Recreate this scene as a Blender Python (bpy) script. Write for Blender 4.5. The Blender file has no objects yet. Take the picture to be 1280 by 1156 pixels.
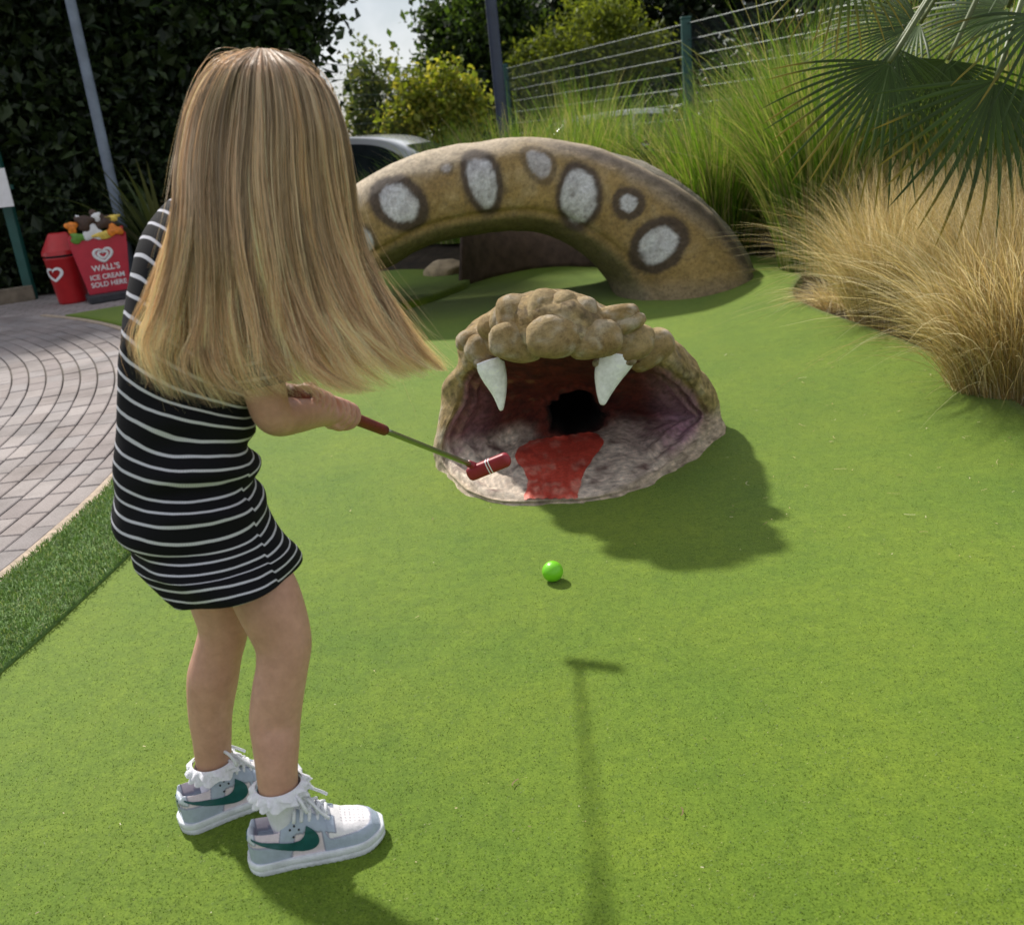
import bpy, bmesh, math, random
import numpy as np
from mathutils import Vector, Matrix
from mathutils.bvhtree import BVHTree

random.seed(7)
RNG = np.random.default_rng(7)
scene = bpy.context.scene
col = scene.collection

# ------------------------------------------------------------------ camera
FPX, PITCH, ROLL, CAMH = 1200.0, math.radians(19.2), math.radians(6.0), 1.10   # focal in photo pixels (1280 wide)
fwd = Vector((0, math.cos(PITCH), -math.sin(PITCH)))
dwn = Vector((0, -math.sin(PITCH), -math.cos(PITCH)))
rgt = Vector((1, 0, 0))
cx_ = rgt * math.cos(ROLL) + dwn * math.sin(ROLL)
cy_ = rgt * math.sin(ROLL) - dwn * math.cos(ROLL)
cam_data = bpy.data.cameras.new('camera')
cam_data.sensor_fit = 'HORIZONTAL'
cam_data.sensor_width = 36.0
cam_data.lens = 36.0 * FPX / 1280.0
cam_data.clip_start = 0.05
cam_data.clip_end = 2000
cam = bpy.data.objects.new('camera', cam_data)
cm = Matrix.Identity(4)
for i in range(3):
    cm[i][0] = cx_[i]; cm[i][1] = cy_[i]; cm[i][2] = -fwd[i]
cm[2][3] = CAMH
cam.matrix_world = cm
cam_data.dof.use_dof = True
cam_data.dof.focus_distance = 2.2
cam_data.dof.aperture_fstop = 5.6
col.objects.link(cam)
scene.camera = cam

# ------------------------------------------------------------------ light
SUN_EL = math.radians(46)
SUN_DIR = Vector((-0.52, 0.854, 0)).normalized()            # horizontal direction towards the sun
world = bpy.data.worlds.new('World'); scene.world = world; world.use_nodes = True
wn = world.node_tree; wn.nodes.clear()
w_out = wn.nodes.new('ShaderNodeOutputWorld'); w_bg = wn.nodes.new('ShaderNodeBackground')
sky = wn.nodes.new('ShaderNodeTexSky'); sky.sky_type = 'NISHITA'; sky.sun_disc = False
sky.sun_elevation = SUN_EL
sky.sun_rotation = math.atan2(SUN_DIR.x, SUN_DIR.y)
sky.dust_density = 1.0; sky.air_density = 1.0; sky.ozone_density = 1.0
w_bg.inputs[1].default_value = 0.062
# thin white cloud over the blue
w_tc = wn.nodes.new('ShaderNodeTexCoord'); w_no = wn.nodes.new('ShaderNodeTexNoise')
w_no.inputs['Scale'].default_value = 3.2; w_no.inputs['Detail'].default_value = 7; w_no.inputs['Roughness'].default_value = .55
w_rp = wn.nodes.new('ShaderNodeValToRGB'); w_rp.color_ramp.elements[0].position = .36; w_rp.color_ramp.elements[1].position = .60
w_mx = wn.nodes.new('ShaderNodeMix'); w_mx.data_type = 'RGBA'
w_mx.inputs[7].default_value = (15.0, 15.2, 15.8, 1)
wn.links.new(w_tc.outputs['Generated'], w_no.inputs['Vector']); wn.links.new(w_no.outputs['Fac'], w_rp.inputs[0])
wn.links.new(w_rp.outputs[0], w_mx.inputs[0]); wn.links.new(sky.outputs[0], w_mx.inputs[6])
wn.links.new(w_mx.outputs[2], w_bg.inputs[0]); wn.links.new(w_bg.outputs[0], w_out.inputs[0])
sun_d = bpy.data.lights.new('sun', 'SUN'); sun_d.energy = 4.8; sun_d.angle = math.radians(3.0); sun_d.color = (1.0, .95, .86)
sun = bpy.data.objects.new('sun', sun_d); col.objects.link(sun)
to_sun = Vector((SUN_DIR.x * math.cos(SUN_EL), SUN_DIR.y * math.cos(SUN_EL), math.sin(SUN_EL)))
sun.rotation_euler = to_sun.to_track_quat('Z', 'Y').to_euler()
sun.location = to_sun * 30
scene.view_settings.view_transform = 'Standard'
scene.view_settings.look = 'None'
scene.view_settings.exposure = 0.17
scene.view_settings.gamma = 1.0
scene.view_settings.use_curve_mapping = False
scene.render.engine = 'CYCLES'
scene.cycles.max_bounces = 8
scene.cycles.transparent_max_bounces = 8

# ------------------------------------------------------------------ helpers
CAMP = np.array([0, 0, CAMH])
def ray(px, py):
    ox, oy = px - 640.0, py - 578.0
    a = ox * math.cos(ROLL) - oy * math.sin(ROLL); d = ox * math.sin(ROLL) + oy * math.cos(ROLL)
    return np.array([a, math.cos(PITCH) * FPX - math.sin(PITCH) * d, -(math.sin(PITCH) * FPX + math.cos(PITCH) * d)])
def at(px, py, Y):                       # point of the place seen in that direction at distance Y ahead
    r = ray(px, py); return CAMP + r * (Y / r[1])
def gnd(px, py, z=0.0):
    r = ray(px, py); return CAMP + r * ((z - CAMH) / r[2])
def ppm(px, py, Y):                      # photo pixels per metre there
    return ray(px, py)[1] / Y

def sstep(a, b, x):
    t = np.clip((np.asarray(x, float) - a) / (b - a), 0, 1); return t * t * (3 - 2 * t)

def _hash(ix, iy, iz, seed):
    h = (ix * 374761393 + iy * 668265263 + iz * 2147483647 + seed * 1274126177) & 0xffffffff
    h = ((h ^ (h >> 13)) * 1274126177) & 0xffffffff
    h = ((h ^ (h >> 16)) * 2246822519) & 0xffffffff
    return ((h ^ (h >> 15)) & 0xffffff) / float(0xffffff)
def vnoise(p, scale=1.0, seed=0):
    p = np.asarray(p, float) * scale; i = np.floor(p).astype(np.int64); f = p - i; f = f * f * (3 - 2 * f)
    r = 0
    for dx in (0, 1):
        for dy in (0, 1):
            for dz in (0, 1):
                w = (f[..., 0] if dx else 1 - f[..., 0]) * (f[..., 1] if dy else 1 - f[..., 1]) * (f[..., 2] if dz else 1 - f[..., 2])
                r = r + w * _hash(i[..., 0] + dx, i[..., 1] + dy, i[..., 2] + dz, seed)
    return r
def fbm(p, scale=1.0, oct=4, seed=0):
    a, s, t = 0.5, scale, 0
    for o in range(oct):
        t = t + a * (vnoise(p, s, seed + o * 13) - .5); a *= .5; s *= 2.03
    return t * 2
def catmull(pts, n, closed=False):
    P = np.asarray(pts, float); k = len(P)
    if closed:
        t = np.linspace(0, k, n, endpoint=False)
    else:
        t = np.linspace(0, k - 1, n)
    i = np.floor(t).astype(int)
    if not closed: i = np.minimum(i, k - 2)
    f = (t - i)[:, None]
    def g(j):
        return P[j % k] if closed else P[np.clip(j, 0, k - 1)]
    a, b, c, d = g(i - 1), g(i), g(i + 1), g(i + 2)
    return .5 * ((2 * b) + (c - a) * f + (2 * a - 5 * b + 4 * c - d) * f ** 2 + (3 * b - a - 3 * c + d) * f ** 3)

def make_mesh(name, V, Fs, cols=None, smooth=True, uv=None):
    """V (n,3); Fs list of int arrays of shape (k,3)/(k,4) or a list of tuples"""
    me = bpy.data.meshes.new(name)
    V = np.asarray(V, np.float32)
    if isinstance(Fs, np.ndarray): Fs = [Fs]
    loops, starts, tot = [], [], 0
    for A in Fs:
        if isinstance(A, np.ndarray) and A.ndim == 2:
            k, m = A.shape
            starts.append(tot + np.arange(k) * m); loops.append(A.ravel()); tot += k * m
        else:
            starts.append(np.array([tot])); loops.append(np.asarray(A)); tot += len(A)
    L = np.concatenate(loops).astype(np.int32); S = np.concatenate(starts).astype(np.int32)
    me.vertices.add(len(V)); me.vertices.foreach_set('co', V.ravel())
    me.loops.add(len(L)); me.loops.foreach_set('vertex_index', L)
    me.polygons.add(len(S)); me.polygons.foreach_set('loop_start', S)
    me.update(calc_edges=True)
    if smooth: me.polygons.foreach_set('use_smooth', np.ones(len(S), bool))
    else: me.polygons.foreach_set('use_smooth', np.zeros(len(S), bool))
    if cols is not None:
        c = np.ones((len(V), 4), np.float32); c[:, :3] = cols
        at_ = me.color_attributes.new('col', 'FLOAT_COLOR', 'POINT'); at_.data.foreach_set('color', c.ravel())
    if uv is not None:
        a2 = me.attributes.new('uvw', 'FLOAT_VECTOR', 'POINT'); a2.data.foreach_set('vector', np.asarray(uv, np.float32).ravel())
    me.validate()
    return me
def link(name, me, mat=None, parent=None, label=None, cat=None, group=None, kind=None):
    o = bpy.data.objects.new(name, me); col.objects.link(o)
    if mat is not None and me is not None:
        for m in (mat if isinstance(mat, (list, tuple)) else [mat]): me.materials.append(m)
    if parent is not None: o.parent = parent
    if label: o['label'] = label
    if cat: o['category'] = cat
    if group: o['group'] = group
    if kind: o['kind'] = kind
    return o
def empty(name, loc, label, cat, group=None, rz=0):
    o = bpy.data.objects.new(name, None); col.objects.link(o); o.location = loc; o.rotation_euler = (0, 0, rz)
    o.empty_display_size = .1
    o['label'] = label; o['category'] = cat
    if group: o['group'] = group
    return o
def bake(V, parent):                      # world verts -> the parent's local space
    if parent is None: return np.asarray(V, float)
    m = Matrix.LocRotScale(parent.location, parent.rotation_euler, None)
    if parent.parent is not None:
        m = Matrix.LocRotScale(parent.parent.location, parent.parent.rotation_euler, None) @ m
    m = np.array(m.inverted())
    V = np.asarray(V, float)
    return V @ m[:3, :3].T + m[:3, 3]
def part(name, V, F, mat, parent, cols=None, smooth=True, uv=None, **k):
    return link(name, make_mesh(name, bake(V, parent), F, cols, smooth, uv), mat, parent, **k)

def grid_faces(n, m, wrap=False):
    i = np.arange(n - 1)[:, None]; j = np.arange(m if wrap else m - 1)[None, :]
    a = i * m + j; b = i * m + (j + 1) % m
    return np.stack([a, b, b + m, a + m], -1).reshape(-1, 4)
def frames(path):
    P = np.asarray(path, float); T = np.gradient(P, axis=0); T /= np.linalg.norm(T, axis=1)[:, None] + 1e-12
    u = np.cross(T[0], [0, 0, 1.0])
    if np.linalg.norm(u) < 1e-3: u = np.cross(T[0], [0, 1.0, 0])
    N = [u / np.linalg.norm(u)]
    for k in range(1, len(P)):
        v = N[-1] - T[k] * (N[-1] @ T[k]); N.append(v / (np.linalg.norm(v) + 1e-12))
    N = np.array(N); B = np.cross(T, N); return T, N, B
def tube(path, r, n=10, cap=True):
    P = np.asarray(path, float); k = len(P); r = np.broadcast_to(np.asarray(r, float), (k,))
    T, N, B = frames(P); a = np.linspace(0, 2 * math.pi, n, endpoint=False)
    V = P[:, None] + r[:, None, None] * (np.cos(a)[None, :, None] * N[:, None] + np.sin(a)[None, :, None] * B[:, None])
    V = V.reshape(-1, 3); F = [grid_faces(k, n, True)]
    if cap: F += [tuple(range(n))[::-1], tuple(range((k - 1) * n, k * n))]
    return V, F
def merge(parts):
    Vs, Fs, o = [], [], 0
    for V, F in parts:
        V = np.asarray(V, float)
        if isinstance(F, np.ndarray): F = [F]
        for f in F:
            Fs.append(f + o if isinstance(f, np.ndarray) else tuple(i + o for i in f))
        Vs.append(V); o += len(V)
    return np.concatenate(Vs), Fs
def box(c, s, R=None):
    s = np.asarray(s, float) / 2
    v = np.array([[x, y, z] for x in (-1, 1) for y in (-1, 1) for z in (-1, 1)], float) * s
    if R is not None: v = v @ np.asarray(R, float).T
    F = np.array([[0, 1, 3, 2], [4, 6, 7, 5], [0, 4, 5, 1], [2, 3, 7, 6], [0, 2, 6, 4], [1, 5, 7, 3]])
    return v + np.asarray(c, float), [F]
def rotz(a):
    c, s = math.cos(a), math.sin(a); return np.array([[c, -s, 0], [s, c, 0], [0, 0, 1.0]])
def bevel(o, w=.005, seg=2):
    m = o.modifiers.new('bevel', 'BEVEL'); m.width = w; m.segments = seg; m.limit_method = 'ANGLE'; return o
def ribbons(P, W, side):
    """P (N,S,3) centre lines, W (N,S) half widths, side (N,S,3) unit -> verts, faces, index of strand per vertex"""
    N, S, _ = P.shape
    V = np.stack([P - side * W[..., None], P + side * W[..., None]], 2).reshape(-1, 3)
    base = (np.arange(N) * S * 2)[:, None] + (np.arange(S - 1) * 2)[None, :]
    F = np.stack([base, base + 1, base + 3, base + 2], -1).reshape(-1, 4)
    return V, F

# ------------------------------------------------------------------ materials
def new_mat(name):
    m = bpy.data.materials.new(name); m.use_nodes = True; nt = m.node_tree
    return m, nt, nt.nodes['Principled BSDF'], nt.nodes['Material Output']
def N_(nt, t, **k):
    n = nt.nodes.new(t)
    for a, b in k.items(): setattr(n, a, b)
    return n
def coords(nt, kind='Object'):
    return N_(nt, 'ShaderNodeTexCoord').outputs[kind]
def noise(nt, scale, detail=4, rough=.55, vec=None, dist=0):
    n = N_(nt, 'ShaderNodeTexNoise'); n.inputs['Scale'].default_value = scale; n.inputs['Detail'].default_value = detail
    n.inputs['Roughness'].default_value = rough; n.inputs['Distortion'].default_value = dist
    nt.links.new(vec if vec is not None else coords(nt), n.inputs['Vector']); return n.outputs['Fac']
def ramp(nt, fac, stops):
    r = N_(nt, 'ShaderNodeValToRGB'); e = r.color_ramp.elements
    while len(e) < len(stops): e.new(.5)
    for k, (p, c) in enumerate(stops):
        e[k].position = p; e[k].color = (*c, 1) if len(c) == 3 else c
    nt.links.new(fac, r.inputs[0]); return r.outputs[0]
def mixc(nt, a, b, fac, mode='MIX'):
    m = N_(nt, 'ShaderNodeMix', data_type='RGBA', blend_type=mode)
    for s, v in ((6, a), (7, b)):
        if isinstance(v, (tuple, list)): m.inputs[s].default_value = (*v, 1)
        else: nt.links.new(v, m.inputs[s])
    if isinstance(fac, (int, float)): m.inputs[0].default_value = fac
    else: nt.links.new(fac, m.inputs[0])
    return m.outputs[2]
def bump(nt, bsdf, h, strength=.3, dist=.01):
    b = N_(nt, 'ShaderNodeBump'); b.inputs['Strength'].default_value = strength; b.inputs['Distance'].default_value = dist
    nt.links.new(h, b.inputs['Height']); nt.links.new(b.outputs[0], bsdf.inputs['Normal'])
def plain(name, c, rough=.5, var=.12, vs=30, metal=0, bmp=0.0, bs=200, attr=False, spec=.5):
    """principled with noise variation; attr: base colour from the 'col' vertex attribute"""
    m, nt, b, o = new_mat(name)
    if attr:
        src = N_(nt, 'ShaderNodeVertexColor', layer_name='col').outputs[0]
    else: src = c
    f = noise(nt, vs)
    g = ramp(nt, f, [(.3, (1 - var,) * 3), (.7, (1 + var,) * 3)])
    nt.links.new(mixc(nt, src, g, 1.0, 'MULTIPLY'), b.inputs['Base Color'])
    b.inputs['Roughness'].default_value = rough; b.inputs['Metallic'].default_value = metal
    b.inputs['Specular IOR Level'].default_value = spec
    if bmp: bump(nt, b, noise(nt, bs), bmp, .004)
    return m
def leaf_mat(name, trans=.35, rough=.45, tint=(1, 1, 1), spec=.4):
    m, nt, b, o = new_mat(name)
    src = N_(nt, 'ShaderNodeVertexColor', layer_name='col').outputs[0]
    b.inputs['Roughness'].default_value = rough; b.inputs['Specular IOR Level'].default_value = spec
    nt.links.new(src, b.inputs['Base Color'])
    t = N_(nt, 'ShaderNodeBsdfTranslucent')
    nt.links.new(mixc(nt, src, (1.25 * tint[0], 1.2 * tint[1], .6 * tint[2]), 1, 'MULTIPLY'), t.inputs[0])
    ms = N_(nt, 'ShaderNodeMixShader'); ms.inputs[0].default_value = trans
    nt.links.new(b.outputs[0], ms.inputs[1]); nt.links.new(t.outputs[0], ms.inputs[2]); nt.links.new(ms.outputs[0], o.inputs[0])
    return m
M = {}
# ================================================================== GROUND
def ground_z(x, y):
    x = np.asarray(x, float); y = np.asarray(y, float)
    z = np.full(np.broadcast(x, y).shape, -.035)
    z = z + .30 * sstep(1.62, 3.2, x) * (1 - sstep(10, 12.5, y))
    z = z + .26 * sstep(7.9, 9.2, y) * sstep(-1.6, -.2, x) * (1 - sstep(10.8, 13, y)) * (1 - sstep(1.6, 3.2, x))
    z = z - .30 * sstep(11.5, 14, y) * sstep(-5, -2.6, x)
    return z
def mat_soil():
    m, nt, b, o = new_mat('soil_and_litter')
    c = ramp(nt, noise(nt, 9, 8, .7), [(.3, (.018, .013, .008)), (.55, (.045, .032, .02)), (.75, (.10, .075, .045))])
    nt.links.new(c, b.inputs['Base Color']); b.inputs['Roughness'].default_value = .95
    bump(nt, b, noise(nt, 60, 6, .7), .9, .02); return m
def mat_asphalt():
    m, nt, b, o = new_mat('asphalt')
    c = ramp(nt, noise(nt, 120, 4, .7), [(.3, (.035, .035, .036)), (.7, (.075, .074, .072))])
    nt.links.new(c, b.inputs['Base Color']); b.inputs['Roughness'].default_value = .9
    bump(nt, b, noise(nt, 300), .4, .004); return m
M['soil'] = mat_soil(); M['asphalt'] = mat_asphalt()
# terrain sheet: fine near, reaching the horizon
def axis(lo, hi, near, step, far):
    a = list(np.arange(-near, near + 1e-6, step)); s = step; x = near
    while x < far:
        s *= 1.35; x += s; a.append(x); a.insert(0, -x)
    return np.array(a)
gx = axis(0, 0, 9, .25, 600); gy = axis(0, 0, 18, .3, 600)
XX, YY = np.meshgrid(gx, gy, indexing='ij')
ZZ = ground_z(XX, YY) - .05 * sstep(20, 60, np.hypot(XX, YY))
V = np.stack([XX, YY, ZZ], -1).reshape(-1, 3)
ground = link('ground', make_mesh('ground', V, grid_faces(len(gx), len(gy))), M['soil'], kind='structure')
# car park beyond the fence
cpx, cpy = np.linspace(-2.4, 22, 40), np.linspace(14.05, 32, 30)
XX, YY = np.meshgrid(cpx, cpy, indexing='ij')
link('car_park', make_mesh('car_park', np.stack([XX, YY, ground_z(XX, YY) + .012], -1).reshape(-1, 3), grid_faces(40, 30)), M['asphalt'], kind='structure')

# ---- the round plaza, the turf round it
PC = np.array([-7.9, 3.24]); PR = 6.37
def polar(r, th, z): return np.stack([PC[0] + r * np.cos(th), PC[1] + r * np.sin(th), np.broadcast_to(z, np.shape(r))], -1)

def mat_turf(name, dark, mid, light, tip, s1=1.0):
    m, nt, b, o = new_mat(name)
    v = coords(nt)
    big = noise(nt, 2.3, 5, .65, v); med = noise(nt, 22, 5, .7, v); fine = noise(nt, 260 * s1, 3, .75, v)
    c = ramp(nt, fine, [(.28, dark), (.5, mid), (.72, light)])
    c = mixc(nt, c, ramp(nt, med, [(.3, (.82, .85, .82)), (.7, (1.16, 1.12, 1.06))]), 1, 'MULTIPLY')
    c = mixc(nt, c, ramp(nt, big, [(.3, (.80, .90, .84)), (.7, (1.14, 1.07, 1.0))]), 1, 'MULTIPLY')
    c = mixc(nt, c, ramp(nt, noise(nt, .55, 3, .5, v), [(.35, (.84, .90, .9)), (.65, (1.12, 1.08, 1.05))]), 1, 'MULTIPLY')
    c = mixc(nt, c, ramp(nt, noise(nt, 75 * s1, 4, .8, v), [(.32, (.80, .82, .78)), (.68, (1.20, 1.17, 1.16))]), 1, 'MULTIPLY')
    sp = N_(nt, 'ShaderNodeTexVoronoi'); sp.inputs['Scale'].default_value = 95; nt.links.new(v, sp.inputs['Vector'])
    spk = ramp(nt, sp.outputs['Distance'], [(.05, (1, 1, 1)), (.12, (0, 0, 0))])
    gate = ramp(nt, noise(nt, 40, 2, .5, v), [(.56, (0, 0, 0)), (.66, (1, 1, 1))])
    k = mixc(nt, spk, gate, 1, 'MULTIPLY')
    c = mixc(nt, c, tip, k)
    nt.links.new(c, b.inputs['Base Color']); b.inputs['Roughness'].default_value = .75
    b.inputs['Specular IOR Level'].default_value = .15
    b.inputs['Sheen Weight'].default_value = .16; b.inputs['Sheen Tint'].default_value = (.92, 1, .62, 1); b.inputs['Sheen Roughness'].default_value = .5
    bump(nt, b, fine, .35, .005); return m
M['green'] = mat_turf('short_pile_turf', (.078, .135, .007), (.108, .175, .012), (.155, .225, .026), (.40, .42, .16))
M['fringe'] = mat_turf('rough_pile_turf', (.055, .11, .03), (.11, .20, .06), (.18, .29, .10), (.34, .40, .2), .6)

def green_z(x, y):
    p = np.stack([x, y, np.zeros_like(x)], -1)
    return .006 * fbm(p, .9, 3, 5) + .05 * sstep(1.15, 1.75, x) * sstep(2.2, 3.2, y)
rr = np.concatenate([np.linspace(PR + .09, PR + .3, 6), np.linspace(PR + .34, 9.6, 70)]); th = np.radians(np.linspace(-52, 47.6, 240))
Rg, Tg = np.meshgrid(rr, th, indexing='ij')
X0 = PC[0] + Rg * np.cos(Tg); Y0 = PC[1] + Rg * np.sin(Tg)
# the right-hand edge follows the planting bed
bedx = 1.72 + .06 * np.sin(Y0 * 2.1) + .25 * sstep(5.2, 6.3, Y0) - .9 * sstep(6.6, 8.2, Y0)
tt = (Rg - rr[0]) / (rr[-1] - rr[0])
Xs = PC[0] + rr[0] * np.cos(Tg); Ys = PC[1] + rr[0] * np.sin(Tg)
X0 = Xs + (np.maximum(bedx, Xs + .05) - Xs) * tt; Y0 = Ys + (Y0 - Ys)
V = np.stack([X0, Y0, green_z(X0, Y0)], -1)
edge = V[-1].copy(); edge[:, 2] -= .06; edge[:, 0] += .01
edge0 = V[0].copy(); edge0[:, 2] -= .04
V = np.concatenate([edge0[None], V, edge[None]], 0)
link('putting_green', make_mesh('putting_green', V.reshape(-1, 3), grid_faces(V.shape[0], V.shape[1])), M['green'], kind='structure')

# rough turf collar between plaza and green (wide at the near side, running out behind the player)
thf = np.radians(np.linspace(-40, 22, 130)); wf = .05 + .27 * (1 - sstep(-2, 9, np.degrees(thf)))
tt = np.linspace(0, 1, 12)
Rf = PR + .06 + tt[:, None] * wf[None, :]
Zf = .010 + .006 * np.sin(np.pi * tt)[:, None] * np.ones_like(Rf)
Vf = polar(Rf, np.broadcast_to(thf, Rf.shape), Zf)
b0 = Vf[0].copy(); b0[:, 2] = -.03; b1 = Vf[-1].copy(); b1[:, 2] = -.01
Vf = np.concatenate([b0[None], Vf, b1[None]], 0)
collar = link('rough_turf_collar', make_mesh('rough_turf_collar', Vf.reshape(-1, 3), grid_faces(Vf.shape[0], Vf.shape[1])), M['fringe'], kind='structure')

def blades(n, pos, h, w, lean, colr, seg=3, droop=.5, seed=0, var=.25):
    """generic grass blades: pos (n,3); h, w arrays; lean (n,2) horizontal tip offset / h"""
    rg = np.random.default_rng(seed)
    t = np.linspace(0, 1, seg + 1)
    h = np.broadcast_to(h, (n,)); w = np.broadcast_to(w, (n,))
    P = np.zeros((n, seg + 1, 3))
    P[..., 0] = pos[:, None, 0] + lean[:, None, 0] * h[:, None] * t ** 1.8
    P[..., 1] = pos[:, None, 1] + lean[:, None, 1] * h[:, None] * t ** 1.8
    lm = np.linalg.norm(lean, axis=1)
    P[..., 2] = pos[:, None, 2] + h[:, None] * (t - droop * lm[:, None] * .55 * t ** 2.4)
    a = rg.uniform(0, math.pi, n); sd = np.stack([np.cos(a), np.sin(a), np.zeros(n)], -1)
    W = w[:, None] * (1 - t ** 1.6)[None] * .5 + .00012
    V, F = ribbons(P, W, np.broadcast_to(sd[:, None], P.shape))
    c = np.asarray(colr, float)
    if c.ndim == 1: c = np.broadcast_to(c, (n, 3))
    c = c * (1 + var * rg.uniform(-1, 1, (n, 1)))
    C = np.repeat(c, (seg + 1) * 2, axis=0)
    return V, F, C
M['blade'] = leaf_mat('turf_blade', .25, .55)
n = 46000
rg = np.random.default_rng(3)
th_ = np.radians(rg.uniform(-14, 20, n)); q = rg.uniform(0, 1, n); ww = .05 + .27 * (1 - sstep(-2, 9, np.degrees(th_)))
pp = polar(PR + .055 + q * (ww + .012), th_, .014)
lean = rg.normal(0, .6, (n, 2))
cc = np.where(rg.random((n, 1)) < .16, np.array([[.30, .36, .16]]), np.array([[.115, .21, .055]]))
V, F, C = blades(n, pp, rg.uniform(.010, .021, n), .0032, lean, cc, 2, .5, 4, .35)
link('collar_turf_pile', make_mesh('collar_turf_pile', V, F, C), M['blade'], kind='stuff', label='rough green artificial turf pile between the plaza and the putting green', cat='turf')
# short pile on the near part of the green
n = 170000
yy = .92 + 3.6 * rg.random(n) ** 1.9; xx = rg.uniform(-1.0, 1.0, n) * (.25 + yy * .56)
ok = np.hypot(xx - PC[0], yy - PC[1]) > PR + .09 + .27; xx, yy = xx[ok], yy[ok]; n = len(xx)
pp = np.stack([xx, yy, green_z(xx, yy) - .0008], -1)
lean = rg.normal(0, 1.0, (n, 2)) + np.array([.1, -.1])
cc = np.where(rg.random((n, 1)) < .06, np.array([[.30, .33, .10]]), np.array([[.108, .178, .013]]))
V, F, C = blades(n, pp, rg.uniform(.0018, .0038, n), .0024, lean, cc, 1, .3, 5, .3)
link('green_turf_pile', make_mesh('green_turf_pile', V, F, C), M['blade'], kind='stuff', label='short green artificial pile of the putting green', cat='turf')

# ---- paving
def mat_paver():
    m, nt, b, o = new_mat('concrete_paver')
    v = coords(nt, 'Object')
    oi = N_(nt, 'ShaderNodeObjectInfo')
    base = ramp(nt, oi.outputs['Random'], [(0, (.23, .20, .20)), (.35, (.28, .245, .24)), (.7, (.255, .235, .24)), (1, (.33, .295, .29))])
    c = mixc(nt, base, ramp(nt, noise(nt, 160, 4, .7, v), [(.3, (.72, .72, .72)), (.7, (1.25, 1.24, 1.22))]), 1, 'MULTIPLY')
    st = ramp(nt, noise(nt, 3.1, 6, .65, N_(nt, 'ShaderNodeNewGeometry').outputs['Position']), [(.35, (.72, .7, .68)), (.6, (1.06, 1.05, 1.04))])
    c = mixc(nt, c, st, 1, 'MULTIPLY')
    nt.links.new(c, b.inputs['Base Color']); b.inputs['Roughness'].default_value = .88
    bump(nt, b, noise(nt, 220, 4, .7, v), .5, .003); return m
def mat_sand():
    m, nt, b, o = new_mat('joint_sand')
    c = ramp(nt, noise(nt, 14, 6, .7), [(.3, (.05, .042, .032)), (.55, (.09, .075, .055)), (.72, (.07, .085, .03))])
    nt.links.new(c, b.inputs['Base Color']); b.inputs['Roughness'].default_value = .95
    bump(nt, b, noise(nt, 300), .6, .004); return m
M['paver'] = mat_paver(); M['sand'] = mat_sand()
th = np.radians(np.linspace(-60, 75, 160)); rr = np.linspace(.3, PR + .01, 40)
Rg, Tg = np.meshgrid(rr, th, indexing='ij')
plaza = link('paved_plaza', make_mesh('paved_plaza', polar(Rg, Tg, -.016).reshape(-1, 3), grid_faces(40, 160)), M['sand'], kind='structure')
RW = .0915
def brick_mesh(r0, r1, dth, name):
    a = np.linspace(-dth / 2, dth / 2, 4); e = .004
    ring = []
    for r in (r0, r1):
        for t in (a if r == r0 else a[::-1]): ring.append((r * math.cos(t), r * math.sin(t)))
    ring = np.array(ring); c0 = np.array([(r0 + r1) / 2, 0])
    inn = c0 + (ring - c0) * np.array([1 - 2 * e / (r1 - r0), 1 - 2 * e / (dth * r0)])
    k = len(ring)
    V = np.concatenate([np.c_[ring, np.full(k, -.03)], np.c_[ring, np.full(k, -.003)], np.c_[inn, np.zeros(k)]]) - np.array([c0[0], 0, 0])
    F = [np.array([[i, (i + 1) % k, (i + 1) % k + k, i + k] for i in range(k)]), np.array([[i + k, (i + 1) % k + k, (i + 1) % k + 2 * k, i + 2 * k] for i in range(k)]), tuple(range(2 * k, 3 * k))]
    return V, F
rest = []
nb = 0
for q in range(22):
    r1 = PR - q * RW; r0 = r1 - RW + .007
    nseg = max(12, int(round(2 * math.pi * r1 / .196))); dth = 2 * math.pi / nseg
    V, F = brick_mesh(r0, r1, dth - .007 / r1, 'brick')
    me = None
    off = random.random() * dth
    for k in range(nseg):
        t = off + k * dth; t = (t + math.pi) % (2 * math.pi) - math.pi
        if not (-math.radians(30) < t < math.radians(58)): continue
        p = PC + (r0 + r1) / 2 * np.array([math.cos(t), math.sin(t)])
        dz = random.uniform(-.0018, .0018)
        # in view?
        rel = np.array([p[0], p[1], 0]) - CAMP
        az = p[0] / max(p[1], .01)
        near = p[1] > 2.5 and -.66 < az < -.12 and q < 14
        if near and nb < 300:
            if me is None:
                me = make_mesh('brick', V, F, smooth=False); me.materials.append(M['paver'])
            o = bpy.data.objects.new('brick', me); col.objects.link(o); o.parent = plaza
            o.location = (p[0], p[1], dz); o.rotation_euler = (random.uniform(-.006, .006), random.uniform(-.006, .006), t); nb += 1
        else:
            rest.append((V @ rotz(t).T + np.array([p[0], p[1], dz]), F))
V, F = merge(rest)
link('paving_bricks', make_mesh('paving_bricks', V, F, smooth=False), M['paver'], plaza, kind='stuff')
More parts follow.
